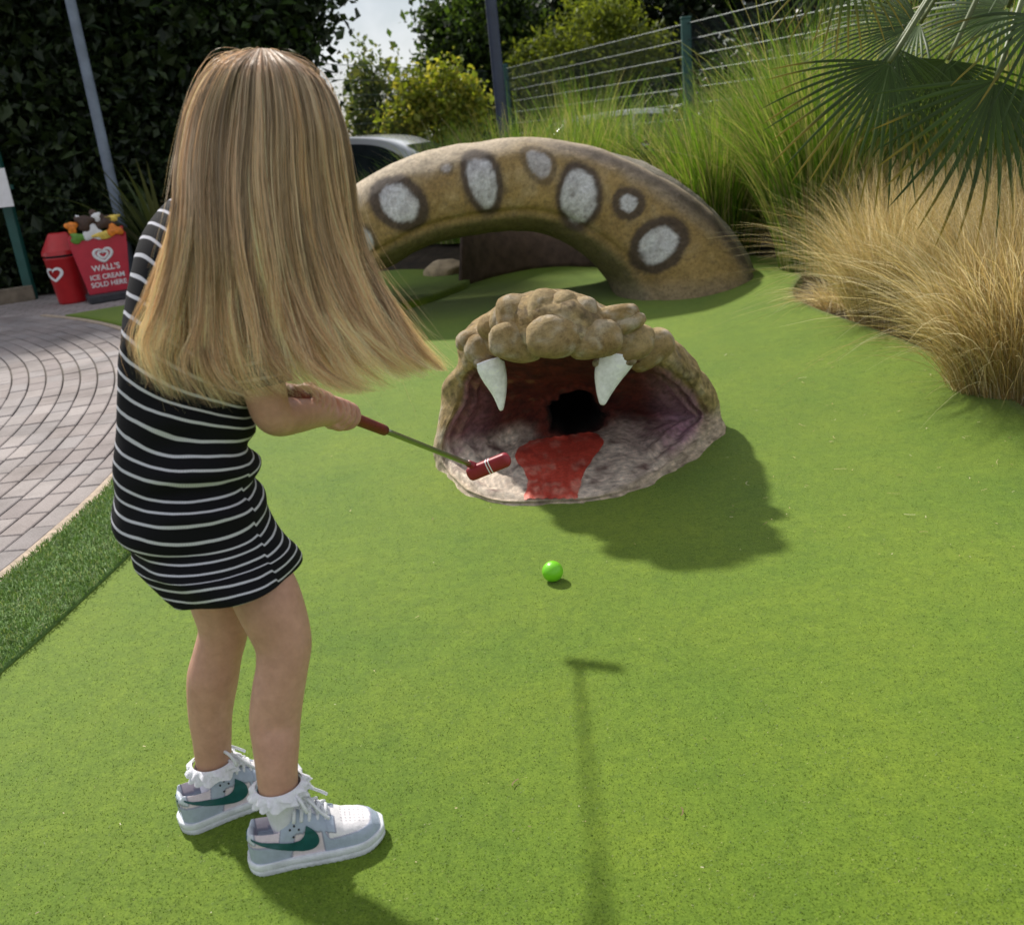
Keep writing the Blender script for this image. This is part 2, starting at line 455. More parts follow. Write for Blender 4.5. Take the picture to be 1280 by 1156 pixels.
# straight laid paving beyond the round plaza, up to the hedge
def mat_block():
    m, nt, b, o = new_mat('block_paving')
    br = N_(nt, 'ShaderNodeTexBrick'); br.inputs['Scale'].default_value = 1.0
    br.inputs['Brick Width'].default_value = .2; br.inputs['Row Height'].default_value = .1; br.inputs['Mortar Size'].default_value = .005
    br.inputs['Color1'].default_value = (.28, .245, .24, 1); br.inputs['Color2'].default_value = (.34, .30, .29, 1); br.inputs['Mortar'].default_value = (.07, .06, .045, 1)
    nt.links.new(coords(nt), br.inputs['Vector'])
    c = mixc(nt, br.outputs[0], ramp(nt, noise(nt, 60, 5, .7), [(.3, (.7, .7, .7)), (.7, (1.2, 1.2, 1.2))]), 1, 'MULTIPLY')
    nt.links.new(c, b.inputs['Base Color']); b.inputs['Roughness'].default_value = .9
    return m
M['block'] = mat_block()
V = np.array([[-12, -2, -.026], [-1.2, -2, -.026], [-1.2, 9.75, -.026], [-12, 9.75, -.026]])
link('pavement', make_mesh('pavement', V, [(0, 1, 2, 3)], smooth=False), M['block'], kind='structure')
# edging strip against the turf
M['edging'] = plain('edging_concrete', (.42, .33, .25), .9, .25, 40, bmp=.4)
th = np.radians(np.linspace(-50, 50, 200)); prof = [(PR + .006, -.03), (PR + .006, .004), (PR + .05, .004), (PR + .05, -.03)]
V = np.stack([polar(np.full(200, r), th, z) for r, z in prof], 0)
link('edging_strip', make_mesh('edging_strip', V.reshape(-1, 3), grid_faces(4, 200), smooth=False), M['edging'], kind='structure')

# straw, seed fluff and bits of leaf blown onto the green
rg = np.random.default_rng(17); n = 170
px_ = np.where(rg.random(n) < .55, rg.uniform(900, 1280, n), rg.uniform(0, 1280, n)); py_ = np.where(px_ > 900, rg.uniform(430, 700, n), rg.uniform(420, 1150, n))
Q = np.array([gnd(a, b) for a, b in zip(px_, py_)]); a_ = rg.uniform(0, 6.28, n); L_ = rg.uniform(.005, .04, n) * np.where(rg.random(n) < .75, .4, 1.2) * np.where(py_ > 650, .45, 1); cv = rg.normal(0, .35, n)
t_ = np.linspace(-.5, .5, 5); P = np.zeros((n, 5, 3))
P[..., 0] = Q[:, None, 0] + np.cos(a_)[:, None] * t_ * L_[:, None] - np.sin(a_)[:, None] * (cv * L_)[:, None] * t_ ** 2
P[..., 1] = Q[:, None, 1] + np.sin(a_)[:, None] * t_ * L_[:, None] + np.cos(a_)[:, None] * (cv * L_)[:, None] * t_ ** 2
P[..., 2] = green_z(P[..., 0], P[..., 1]) + .0065
sd = np.stack([-np.sin(a_), np.cos(a_), 0 * a_], -1)
V, F = ribbons(P, np.broadcast_to(rg.uniform(.0006, .0013, n)[:, None], (n, 5)), np.broadcast_to(sd[:, None], P.shape))
C = np.array([(.55, .45, .25), (.42, .32, .16), (.6, .55, .38), (.2, .13, .06)])[rg.integers(0, 4, n)]
link('straw_litter', make_mesh('straw_litter', V, F, np.repeat(C, 10, 0)), M['blade'], kind='stuff', label='scattered bits of dry straw lying on the putting green', cat='straw')
# ================================================================== SNAKE SCULPTURE
def mat_paintcrete(name, bmp=.85, bs=70):
    m, nt, b, o = new_mat(name)
    src = N_(nt, 'ShaderNodeVertexColor', layer_name='col').outputs[0]
    v = coords(nt)
    g = ramp(nt, noise(nt, 55, 6, .75, v), [(.28, (.55, .52, .48)), (.5, (1, 1, 1)), (.74, (1.28, 1.24, 1.18))])
    c = mixc(nt, src, g, 1, 'MULTIPLY')
    crack = ramp(nt, noise(nt, 7, 9, .8, v, 1.5), [(.47, (1, 1, 1)), (.497, (.62, .56, .5)), (.52, (1, 1, 1))])
    c = mixc(nt, c, crack, .55, 'MULTIPLY')
    nt.links.new(c, b.inputs['Base Color']); b.inputs['Roughness'].default_value = .72
    b.inputs['Specular IOR Level'].default_value = .35
    bump(nt, b, noise(nt, bs, 9, .82, v), bmp, .016); return m
M['crete'] = mat_paintcrete('painted_concrete')
M['fang'] = plain('fang_paint', (.90, .89, .95), .45, .16, 60, bmp=.4, bs=90)
M['tongue'] = plain('tongue_paint', (.50, .065, .040), .6, .40, 34, bmp=.5, bs=120)

# ---- head: rings (photo direction, distance) from the back of the neck, over the lip, down into the tunnel
outer = [(553, 505, 3.24), (557, 480, 3.22), (572, 455, 3.18), (578, 422, 3.10), (606, 398, 3.04), (645, 378, 3.00), (690, 370, 2.99), (740, 379, 3.00), (785, 398, 3.04),
         (822, 417, 3.10), (858, 440, 3.18), (888, 478, 3.28), (902, 515, 3.32), (903, 546, None), (872, 574, None), (822, 603, None), (762, 624, None), (690, 631, None), (612, 631, None), (576, 616, None), (548, 590, None), (543, 552, 3.2)]
inner = [(580, 500, 3.20), (583, 478, 3.17), (592, 464, 3.12), (612, 457, 3.03), (636, 448, 2.97), (665, 441, 2.93), (700, 440, 2.92), (735, 444, 2.93), (775, 451, 2.97),
         (815, 458, 3.03), (845, 475, 3.12), (868, 498, 3.22), (879, 520, 3.27), (868, 541, -.045), (843, 566, -.035), (812, 589, -.028), (757, 615, -.022), (690, 622, -.02), (618, 621, -.02), (585, 604, -.026), (561, 580, -.035), (559, 545, 3.16)]
K = len(outer)
jaw = lambda x: -.26 * math.sin(math.pi * min(max((x - 553) / 349.0, 0), 1))          # how far the upper jaw juts forward
outer = [(a, b, c + jaw(a) * (b < 510) if c is not None else None) for a, b, c in outer]
inner = [(a, b, c + jaw(a) * (b < 510) if c is not None and c > 0 else c) for a, b, c in inner]
def pt(t, lift=0.0):
    px, py, Y = t
    if Y is None: return gnd(px, py, -.012)
    if Y < 0: return gnd(px, py, -Y)
    return at(px, py, Y)
Ro = np.array([pt(t) for t in outer]); Ri = np.array([pt(t) for t in inner])
hc = at(718, 515, 3.26)
ang = [None] * K
hole = []
for t in inner:
    d = np.array([t[0] - 718.0, (t[1] - 517.0) * 1.15]); d /= np.linalg.norm(d)
    rh = 1 + .16 * math.sin(len(hole) * 1.9) * math.cos(len(hole) * .8); hole.append(at(718 + d[0] * 32 * rh, 515 + d[1] * 27 * rh, 3.28))
hole = np.array(hole)
# neck rings behind the lip
cxm = Ro[:, 0].mean()
def back(dy, sz, sx, z0=0.0):
    B = Ro.copy(); B[:, 1] = 3.12 + (Ro[:, 1] - 3.12) * .35 + dy; B[:, 2] = Ro[:, 2] * sz + z0; B[:, 0] = cxm + (Ro[:, 0] - cxm) * sx; return B
rings = [back(.95, .25, .6, -.14), back(.72, .62, .72, -.07), back(.42, .72, .9, -.02), back(.18, .93, .99, -.012)]
upper = np.array([1.0 if 2 <= i <= 11 else .0 for i in range(K)])
midlip = (Ro + Ri) / 2 + np.outer(np.where(upper > 0, 1, .25), np.array([0, -.055, .008]))
lipin = Ri + np.array([0, .012, .0])
mid1 = Ri * .72 + hole * .28; mid2 = Ri * .42 + hole * .58; mid3 = Ri * .15 + hole * .85
ce = Ri.mean(0)
for mm, k in ((mid1, .14), (mid2, .16), (mid3, .06)):
    rad = mm - (hc + (ce - hc) * .5); rad[:, 1] = 0
    mm += rad * k * np.where(mm[:, 2:3] > .06, 1, .1)
    mm[:, 2] = np.maximum(mm[:, 2], .02)
deep = hole + np.array([0, .55, -.02]); deep2 = hole * .5 + hole.mean(0) * .5 + np.array([0, .75, -.05])
deep[:, 2] = np.maximum(deep[:, 2], .03); deep2[:, 2] = np.maximum(deep2[:, 2], .03)
allr = rings + [Ro, midlip, lipin, mid1, mid2, mid3, hole, deep, deep2]
NA, NR = 220, 150
A = np.stack([catmull(r, NA, True) for r in allr], 0)                  # (rings, NA, 3)
H = np.stack([catmull(A[:, j], NR) for j in range(NA)], 1)              # (NR, NA, 3)
s = np.linspace(0, len(allr) - 1, NR)                                    # ring coordinate
S = np.broadcast_to(s[:, None], (NR, NA))
# surface relief along the approximate normal
gu = np.gradient(H, axis=0); gv = np.gradient(H, axis=1); nn = np.cross(gv, gu); nn /= np.linalg.norm(nn, axis=2)[..., None] + 1e-9
amp = np.where(S < 5.5, .016, .010) * (1 - sstep(9.5, 10.5, S)) + .004
H = H + nn * (amp * fbm(H, 9, 5, 3))[..., None] * 1.2
# crumpled lower lip, folds at the corners of the mouth
fold = np.exp(-((S - 6.6) / .8) ** 2) * (H[..., 0] > .45) * .012 * np.sin(S * 9 + fbm(H, 5, 2, 9) * 3)
fold += np.exp(-((S - 6.6) / .8) ** 2) * (H[..., 0] < .0) * .012 * np.sin(S * 9)
H = H + nn * fold[..., None]
H[..., 2] = np.where((S > 5.3) & (S < 9.7), np.maximum(H[..., 2], .014), H[..., 2])
n1, n2, n3 = fbm(H, 6, 4, 21), fbm(H, 17, 4, 31), fbm(H, 40, 3, 41)
tan = np.array([.50, .37, .185]); tan2 = np.array([.33, .215, .08]); pale = np.array([.60, .52, .40])
def mix(a, b, t): return a + (b - a) * np.clip(t, 0, 1)[..., None]
C = mix(np.broadcast_to(tan, H.shape), tan2, .5 + 1.5 * n1)
C = mix(C, pale, sstep(.1, .5, n2) * .7)
C = mix(C, np.array([.68, .58, .47]), sstep(.14, .03, H[..., 2]) * .7)                              # bare, washed lower jaw
deepred = np.array([.075, .011, .008]); purp = np.array([.48, .27, .36]); wht = np.array([.84, .72, .60])
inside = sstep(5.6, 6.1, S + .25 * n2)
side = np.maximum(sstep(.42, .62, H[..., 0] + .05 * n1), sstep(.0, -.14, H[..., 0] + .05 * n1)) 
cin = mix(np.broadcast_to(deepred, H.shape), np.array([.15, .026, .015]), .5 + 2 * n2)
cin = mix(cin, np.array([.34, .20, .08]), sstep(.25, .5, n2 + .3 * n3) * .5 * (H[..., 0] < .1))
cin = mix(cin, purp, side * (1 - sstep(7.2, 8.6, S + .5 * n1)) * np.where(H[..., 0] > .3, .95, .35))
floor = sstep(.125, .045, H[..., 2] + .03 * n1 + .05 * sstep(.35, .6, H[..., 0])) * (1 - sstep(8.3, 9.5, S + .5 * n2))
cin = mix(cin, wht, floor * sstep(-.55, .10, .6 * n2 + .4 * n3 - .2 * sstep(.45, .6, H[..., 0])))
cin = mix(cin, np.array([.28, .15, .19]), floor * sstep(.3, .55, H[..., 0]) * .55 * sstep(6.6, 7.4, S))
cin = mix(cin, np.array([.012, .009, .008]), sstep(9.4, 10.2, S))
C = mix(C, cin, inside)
C = mix(C, np.array([.10, .07, .045]), sstep(.2, .45, n3) * .6 * (1 - .5 * inside))
n4 = fbm(H, 95, 2, 71); C = C * np.clip(1 + .9 * n4, .45, 1.6)[..., None]
head = empty('snake_head_sculpture', gnd(690, 560), 'painted concrete snake head with gaping red mouth and white fangs on the green', 'sculpture')
hv = H.reshape(-1, 3); hf = [grid_faces(NR, NA, True), tuple(range((NR - 1) * NA, NR * NA))]
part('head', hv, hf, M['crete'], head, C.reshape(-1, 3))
head_bvh = BVHTree.FromPolygons([Vector(v) for v in hv], hf[0].tolist())
def hit(bvh, px, py):
    d = Vector(ray(px, py)).normalized(); r = bvh.ray_cast(Vector(CAMP), d); return r[0], r[1]
def lump(px, py, rx, ry, Y, rot, depth=.055, seed=0, colr=tan, nm='brow_scale'):
    nu, nv = 28, 18
    u = np.linspace(0, 2 * math.pi, nu, endpoint=False); v = np.linspace(.04, math.pi - .04, nv)
    uu, vv = np.meshgrid(u, v); k = ppm(px, py, Y)
    q = np.stack([np.cos(uu) * np.sin(vv), np.sin(uu) * np.sin(vv), np.cos(vv)], -1)
    q = np.sign(q) * np.abs(q) ** .80
    c, s_ = math.cos(rot), math.sin(rot)
    ax = np.array(cx_) * c - np.array(cy_) * s_; ay = np.array(cx_) * s_ + np.array(cy_) * c; az = np.array(fwd)
    ce_ = at(px, py, Y)
    P = ce_ + q[..., :1] * ax * rx / k + q[..., 1:2] * ay * ry / k + q[..., 2:] * az * depth
    P = P + (P - ce_) * (.22 * fbm(P, 14, 4, seed))[..., None]
    m1, m2 = fbm(P, 10, 4, 50 + seed), fbm(P, 36, 3, 60)
    Cc = mix(mix(np.broadcast_to(colr, P.shape), tan2, .35 + 1.2 * m1), pale, sstep(0, .45, m2) * .8)
    F = [grid_faces(nv, nu, True), tuple(range(nu))[::-1], tuple(range((nv - 1) * nu, nv * nu))]
    part(nm, P.reshape(-1, 3), F, M['crete'], head, Cc.reshape(-1, 3))
LUMPS = [(594, 424, 19, 11, 3.05, -.2), (603, 440, 16, 15, 3.02, .5), (613, 410, 13, 12, 3.02, .5), (628, 400, 12, 15, 3.0, .3), (647, 396, 23, 21, 2.985, .1), (680, 390, 19, 23, 2.97, .1), (705, 386, 14, 17, 2.98, -.2),
         (726, 392, 19, 15, 2.98, -.4), (645, 428, 27, 20, 2.94, .1), (694, 420, 27, 22, 2.915, 0), (742, 425, 28, 20, 2.94, -.15), (762, 397, 27, 11, 2.985, -.2), (768, 410, 30, 10, 2.97, -.35), (786, 432, 26, 17, 2.98, -.4), (812, 437, 24, 16, 3.03, -.6)]
for q, l in enumerate(LUMPS): lump(l[0], l[1], l[2] * 1.32, l[3] * 1.26, l[4] + .006 + jaw(l[0]), l[5], depth=.048, seed=q)
def fang(b0, b1, tip, Y, ymid):
    nr, na = 30, 30; pts = []
    p0, p1, pt_ = at(*b0, Y), at(*b1, Y), at(*tip, Y - .02)
    c0 = (p0 + p1) / 2; r0 = np.linalg.norm(p1 - p0) / 2
    axv = (p1 - p0) / np.linalg.norm(p1 - p0); fv = np.array(fwd)
    V = []
    for i, t in enumerate(np.linspace(-.18, 1, nr)):
        c = c0 + (pt_ - c0) * t + axv * r0 * .13 * math.sin(max(t, 0) * math.pi) * (1 if pt_[0] < c0[0] else -1) * -1; r = r0 * .94 * (1 - max(t, 0) ** 1.25 * .86) * (1 if t < .97 else .7)
        for a in np.linspace(0, 2 * math.pi, na, endpoint=False):
            V.append(c + axv * math.cos(a) * r + fv * math.sin(a) * r * .8)
    V = np.array(V); V += (.0022 * fbm(V, 22, 3, 5))[:, None]
    part('fang', V, [grid_faces(nr, na, True), tuple(range((nr - 1) * na, nr * na)), tuple(range(na))[::-1]], M['fang'], head)
fang((596, 466), (632, 455), (627, 513), 2.99 + jaw(615) * .9, 0)
fang((745, 449), (792, 458), (753, 506), 2.965 + jaw(768) * .9, 0)
# gum swellings above the fangs
for q, l in enumerate([(612, 458, 23, 9, 3.0 + jaw(612) * .95, .25), (768, 452, 28, 9, 2.975 + jaw(768) * .95, -.1)]): lump(*l, depth=.03, seed=30 + q, colr=np.array([.33, .25, .17]), nm='gum')
# tongue: thin raised slab following the mouth floor
L_ = [(662, 552), (647, 562), (644, 572), (652, 585), (660, 600), (657, 612), (655, 625)]
R_ = [(742, 541), (754, 549), (750, 562), (738, 578), (730, 592), (725, 608), (722, 625)]
Lc, Rc = catmull(L_, 26), catmull(R_, 26); TV = []
for i in range(26):
    for t in np.linspace(0, 1, 26):
        p = Lc[i] * (1 - t) + Rc[i] * t
        jx = 1.2 * math.sin(i * 1.3) * math.sin(i * .37) * (1 if t in (0, 1) else 0)
        h_, n_ = hit(head_bvh, p[0] + jx, p[1])
        if h_ is None: h_ = Vector(gnd(p[0], p[1], .01)); n_ = Vector((0, 0, 1))
        e = min(t, 1 - t) * 8
        TV.append(np.array(h_) + np.array([0, -.002, .006]) * min(1, e + .25) + np.array([0, 0, .002 * math.sin(p[0] * .6)]))
TV = np.array(TV)
skirt = TV.reshape(26, 26, 3)
V2 = skirt.copy(); V2[:, :, 2] -= .012
Vt, Ft = TV, [grid_faces(26, 26)]
tw = fbm(Vt, 30, 4, 66) + .35 * sstep(2.95, 2.75, Vt[:, 1]); tc = mix(np.broadcast_to(np.array([.50, .060, .036]), Vt.shape), np.array([.62, .22, .16]), sstep(.12, .55, tw)); tc = mix(tc, np.array([.22, .02, .015]), sstep(.15, .5, fbm(Vt, 18, 4, 67)) * .6)
part('tongue', Vt, Ft, plain('worn_tongue_paint', (.5, .06, .04), .6, .25, 90, attr=True, bmp=.5, bs=120), head, tc)

# ---- body arch
arch = empty('snake_body_sculpture', gnd(850, 365), 'painted concrete snake body arching out of the turf with white dark-ringed spots', 'sculpture')
path_px = [(375, 430, 6.2, 40), (400, 365, 6.2, 42), (425, 320, 6.2, 44), (465, 288, 6.22, 54), (515, 260, 6.24, 57), (580, 242, 6.26, 58), (645, 234, 6.28, 58), (700, 240, 6.3, 60), (752, 261, 6.3, 66), (796, 290, 6.3, 73), (829, 325, 6.3, 81), (850, 365, 6.3, 90), (858, 410, 6.3, 94)]
cp = np.array([at(a, b, c) for a, b, c, d in path_px]); rp = np.array([d / ppm(a, b, c) for a, b, c, d in path_px])
NS, NC = 330, 110
Pc = catmull(cp, NS); rc = catmull(np.c_[rp, rp * 0, rp * 0], NS)[:, 0]
T = np.gradient(Pc, axis=0); T /= np.linalg.norm(T, axis=1)[:, None]
Bv = np.tile(np.array([0, 1.0, 0]), (NS, 1)); Bv -= T * (Bv * T).sum(1)[:, None]; Bv /= np.linalg.norm(Bv, axis=1)[:, None]
Uv = np.cross(T, Bv) ; Uv *= -np.sign(Uv[NS // 2, 2]) if Uv[NS // 2, 2] < 0 else 1
a = np.linspace(0, 2 * math.pi, NC, endpoint=False)            # 0 = outer crown, +90 = away, -90/270 = towards the viewer
ca, sa = np.cos(a), np.sin(a)
# cross-section: domed top, flattened and slightly hollow belly with a sharp lower edge
ro = np.where(ca > -.25, 1.0, 1.0 - .10 * sstep(-.25, -1, ca))
dep = 1.0
Arch = Pc[:, None] + rc[:, None, None] * (ca * ro)[None, :, None] * Uv[:, None] + rc[:, None, None] * (np.where(sa > 0, 3.5, dep) * sa)[None, :, None] * Bv[:, None]  # unseen far side stretched back so the arch shades the turf beneath
nrm = ca[None, :, None] * Uv[:, None] + sa[None, :, None] * Bv[:, None]
Arch = Arch + nrm * (.020 * fbm(Arch, 4, 5, 77))[..., None]
# a ledge along the lower front edge
gro = np.exp(-((np.degrees(a) - 243) / 5) ** 2)
Arch = Arch - nrm * (gro[None, :] * .022)[..., None]
arclen = np.concatenate([[0], np.cumsum(np.linalg.norm(np.diff(Pc, axis=0), axis=1))])
m1, m2, m3 = fbm(Arch, 3.2, 5, 90), fbm(Arch, 11, 4, 95), fbm(Arch, 30, 3, 99)
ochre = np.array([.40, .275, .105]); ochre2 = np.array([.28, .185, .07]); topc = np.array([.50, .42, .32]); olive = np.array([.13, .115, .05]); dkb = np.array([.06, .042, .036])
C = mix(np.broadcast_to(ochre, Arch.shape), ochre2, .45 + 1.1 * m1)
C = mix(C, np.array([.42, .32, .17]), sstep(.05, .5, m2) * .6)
top = sstep(.55, .9, ca[None, :] + .25 * m1); C = mix(C, topc, top * .75)  # paler crown painted in, standing for sunlight on the top
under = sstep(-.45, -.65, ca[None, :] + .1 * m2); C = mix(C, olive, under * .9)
uend = (arclen / arclen[-1])[:, None]
# dark painted spine band towards the right foot
band = np.exp(-((np.degrees(a)[None, :] - 332 + 6 * m1) / 15.0) ** 2) * sstep(.5, .66, uend + .04 * m1)
C = mix(C, dkb, band * .85)
C = mix(C, np.array([.30, .25, .18]), sstep(.16, .02, Arch[..., 2] + .03 * m2) * .6)
abvh = BVHTree.FromPolygons([Vector(v) for v in Arch.reshape(-1, 3)], grid_faces(NS, NC, True).tolist())
flatA = Arch.reshape(-1, 3)
SPOTS = [(498, 254, 20, 27, .35, 1.55, 1.0), (604, 226, 18, 32, .12, 1.42, 1.0), (674, 205, 13, 19, .35, 1.5, .65), (723, 246, 24, 35, .30, 1.32, 1.0), (785, 254, 10, 11, 0, 1.95, .95), (823, 305, 19, 26, -.1, 1.6, 1.0), (558, 210, 6, 7, 0, 1.5, .5), (452, 300, 14, 16, 0, 1.4, .7)]
for (px, py, rx, ry, rot, ring, strn) in SPOTS:
    h_, n_ = hit(abvh, px, py)
    if h_ is None: continue
    i0 = int(np.argmin(((flatA - np.array(h_)) ** 2).sum(1))); iu, ia = divmod(i0, NC)
    k = ppm(px, py, 6.1)
    du = (arclen[:, None] - arclen[iu]); dv = (np.arange(NC)[None, :] - ia + NC // 2) % NC - NC // 2
    dv = dv * (2 * math.pi / NC) * rc[iu]
    c, s_ = math.cos(rot), math.sin(rot)
    ex = (du * c + dv * s_) * k / rx; ey = (-du * s_ + dv * c) * k / ry
    d = np.sqrt(ex ** 2 + ey ** 2) + .20 * m2 + .08 * m3
    C = mix(C, dkb, sstep(ring + .16, ring - .16, d) * .9 * strn)
    core = mix(np.broadcast_to(np.array([.60, .60, .63]), Arch.shape), np.array([.38, .36, .38]), sstep(-.1, .5, m3 + m2) * .55)
    C = mix(C, core[..., :], sstep(1.08, .86, d) * strn)
C = mix(C, np.array([.10, .08, .06]), sstep(.22, .5, m3) * .4)
m4 = fbm(Arch, 60, 2, 72); C = C * np.clip(1 + .45 * m4, .5, 1.5)[..., None]
fa = grid_faces(NS, NC, True)
M['crete_smooth'] = mat_paintcrete('painted_render', .5, 80)
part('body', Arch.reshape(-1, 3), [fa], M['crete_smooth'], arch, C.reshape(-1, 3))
# pale unpainted concrete rim running down the back of the coil
ridx = np.arange(int(NS * .62), NS)
RV = []
for i in ridx:
    t = (i - ridx[0]) / (len(ridx) - 1); k = min(1, t * 5)
    w = rc[i]
    for (u, b) in ((.96, -.10), (.99 + .07 * k, .05), (1.0 + .09 * k, .35), (.97 + .08 * k, .75), (.6, .95)):
        RV.append(Pc[i] + Uv[i] * w * u + Bv[i] * w * b)
RV = np.array(RV); RV += (.012 * fbm(RV, 9, 4, 12))[:, None]
g_ = fbm(RV, 14, 4, 14); CR = mix(np.broadcast_to(np.array([.40, .36, .29]), RV.shape), np.array([.24, .21, .165]), .4 + g_)
part('back_rim', RV, [grid_faces(len(ridx), 5)], M['crete'], arch, CR)
# curved shell of the next coil, seen under the arch
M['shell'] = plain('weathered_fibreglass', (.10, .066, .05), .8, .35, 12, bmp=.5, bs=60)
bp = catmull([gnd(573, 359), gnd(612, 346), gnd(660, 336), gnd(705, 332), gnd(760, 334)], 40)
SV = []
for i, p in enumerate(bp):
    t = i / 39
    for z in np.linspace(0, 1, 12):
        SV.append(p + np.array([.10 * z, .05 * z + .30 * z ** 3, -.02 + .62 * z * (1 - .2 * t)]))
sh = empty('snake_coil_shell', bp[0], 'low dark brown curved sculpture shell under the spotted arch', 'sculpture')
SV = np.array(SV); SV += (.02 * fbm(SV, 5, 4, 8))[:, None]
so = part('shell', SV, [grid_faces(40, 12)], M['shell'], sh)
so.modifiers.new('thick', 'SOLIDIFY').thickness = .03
# sandstone boulder and the raised pale green beside it
M['rock'] = plain('sandstone', (.42, .33, .21), .9, .3, 14, bmp=.8, bs=40)
def boulder(c, s, seed, name, label):
    bm = bmesh.new(); bmesh.ops.create_icosphere(bm, subdivisions=4, radius=1)
    V = np.array([v.co for v in bm.verts]); F = np.array([[v.index for v in f.verts] for f in bm.faces]); bm.free()
    V = V * (1 + .35 * fbm(V, 1.3, 4, seed))[:, None]; V = np.sign(V) * np.abs(V) ** .9
    o = link(name, make_mesh(name, V * np.array(s), F), M['rock'], label=label, cat='rock'); o.location = c; return o
p = gnd(556, 352); boulder((p[0], p[1] + .1, .05), (.17, .14, .11), 3, 'boulder', 'small pale sandstone boulder on the turf under the spotted arch')
pad = [gnd(*q) for q in [(420, 402), (470, 396), (520, 384), (560, 370), (588, 356), (560, 345), (500, 343), (440, 352), (400, 375)]]
pv = catmull(pad, 64, True); c = pv.mean(0)
PV = [pv * [1, 1, 0] + [0, 0, -.02], pv * [1, 1, 0] + [0, 0, .035], (c + (pv - c) * .93) * [1, 1, 0] + [0, 0, .05], (c + (pv - c) * .3) * [1, 1, 0] + [0, 0, .055]]
link('raised_green', make_mesh('raised_green', np.concatenate(PV), [grid_faces(4, 64, True), tuple(range(192, 256))]), M['green'], kind='structure')
# ================================================================== FENCE, POLES, BINS, SIGN, CARS
M['fence'] = plain('green_coated_steel', (.012, .075, .062), .45, .2, 8)
M['wire'] = plain('fence_wire', (.075, .095, .095), .45, .2, 5, metal=.4)
M['wire_dark'] = plain('dark_fence_wire', (.03, .05, .045), .5, .2, 5)
M['pole'] = plain('grey_blue_pole_paint', (.17, .21, .27), .5, .25, 6)
M['navy'] = plain('navy_pole_paint', (.030, .042, .075), .5, .25, 6)
M['red'] = plain('red_plastic', (.42, .012, .016), .38, .12, 9)
M['redsign'] = plain('red_sign_face', (.48, .02, .045), .42, .12, 9)
M['white'] = plain('white_print', (.78, .78, .80), .5, .05, 20)
M['dark'] = plain('dark_rubber', (.03, .032, .038), .7, .2, 20)
M['choc'] = plain('chocolate_print', (.06, .03, .02), .5, .3, 40)
M['orange'] = plain('orange_print', (.75, .22, .02), .5, .3, 40)
M['yellow'] = plain('yellow_print', (.75, .55, .10), .5, .3, 30)
M['leafp'] = plain('green_print', (.12, .28, .04), .5, .3, 30)

def post(name, p, ztop, w, mat, parent, zb=None):
    zb = float(ground_z(p[0], p[1])) - .1 if zb is None else zb
    V, F = merge([box((p[0], p[1], (zb + ztop) / 2), (w, w * .8, ztop - zb)), box((p[0], p[1], ztop + .012), (w * 1.12, w * .92, .03))])
    return bevel(part(name, V, F, mat, parent, smooth=False), .006, 1)
def fence(name, pts, ztop, label, wmat, hr=.0045, vstep=.05, vr=.0028, hstep=.2, posts=None, pw=.12):
    root = empty(name, (pts[0][0], pts[0][1], float(ground_z(*pts[0]))), label, 'fence')
    for k, p in enumerate(pts):
        if posts is None or posts[k]: post('post', p, ztop + .06, pw, M['fence'], root)
    for a, b in zip(pts[:-1], pts[1:]):
        a = np.array(a); b = np.array(b); d = (b - a); L = np.linalg.norm(d); d /= L; nrm = np.array([-d[1], d[0]])
        zb = min(float(ground_z(*a)), float(ground_z(*b))) + .05
        z = ztop
        while z > zb:
            ps = []
            for o in (-.006, .006):
                ps.append(tube([[*(a + nrm * o), z], [*((a + b) / 2 + nrm * o), z - .004], [*(b + nrm * o), z]], hr, 4, False))
            V, F = merge(ps); part('rail_wire', V, F, wmat, root, smooth=False); z -= hstep
        n = int(L / vstep); q = a[None] + d[None] * (np.arange(1, n) * vstep)[:, None]
        m = len(q); sd = np.array([d[0], d[1], 0])
        P = np.zeros((m, 2, 3)); P[:, :, :2] = q[:, None]; P[:, 0, 2] = zb; P[:, 1, 2] = ztop
        V1, F1 = ribbons(P, np.full((m, 2), vr), np.broadcast_to(sd, P.shape))
        V2, F2 = ribbons(P, np.full((m, 2), vr), np.broadcast_to(np.array([nrm[0], nrm[1], 0]), P.shape))
        V, F = merge([(V1, F1), (V2, F2)])
        part('mesh_wires', V, F, wmat, root, smooth=False, kind='stuff')
    return root
zt = float(at(858, 30, 13.9)[2])
A_ = at(860, 110, 13.9)[:2]; B_ = at(634, 120, 20.0)[:2]
dv = (A_ - B_) / np.linalg.norm(A_ - B_)
fence('mesh_fence', [tuple(B_), tuple(A_), tuple(A_ + dv * 4.7), tuple(A_ + dv * 9.6)], zt, 'green post and wire mesh fence above the tall green grasses', M['wire'], hr=.004)
C_ = np.array([-2.5, 12.9]); D_ = gnd(40, 371)[:2]
fence('boundary_fence', [tuple(B_ + [-.35, .1]), tuple(C_)], 2.15, 'dark wire mesh fence in front of the parked silver car and hedge', M['wire_dark'], hr=.004, vr=.0022, posts=[0, 1], pw=.085)
fp = empty('fence_post', (D_[0], D_[1], -.035), 'dark green steel post carrying the white notice beside the hedge', 'post')
post('post', D_, 2.4, .09, M['fence'], fp)
# small notice at the left edge, on the fence post
nb_ = at(-6, 236, 9.30)
sg = empty('notice_board', nb_, 'small white notice fixed to the dark green fence post', 'notice')
V, F = box(nb_, (.26, .012, .34)); part('panel', V, F, M['white'], sg, smooth=False)
V, F = box(nb_ + [0, .03, 0], (.30, .03, .04)); part('bracket', V, F, M['fence'], sg, smooth=False)
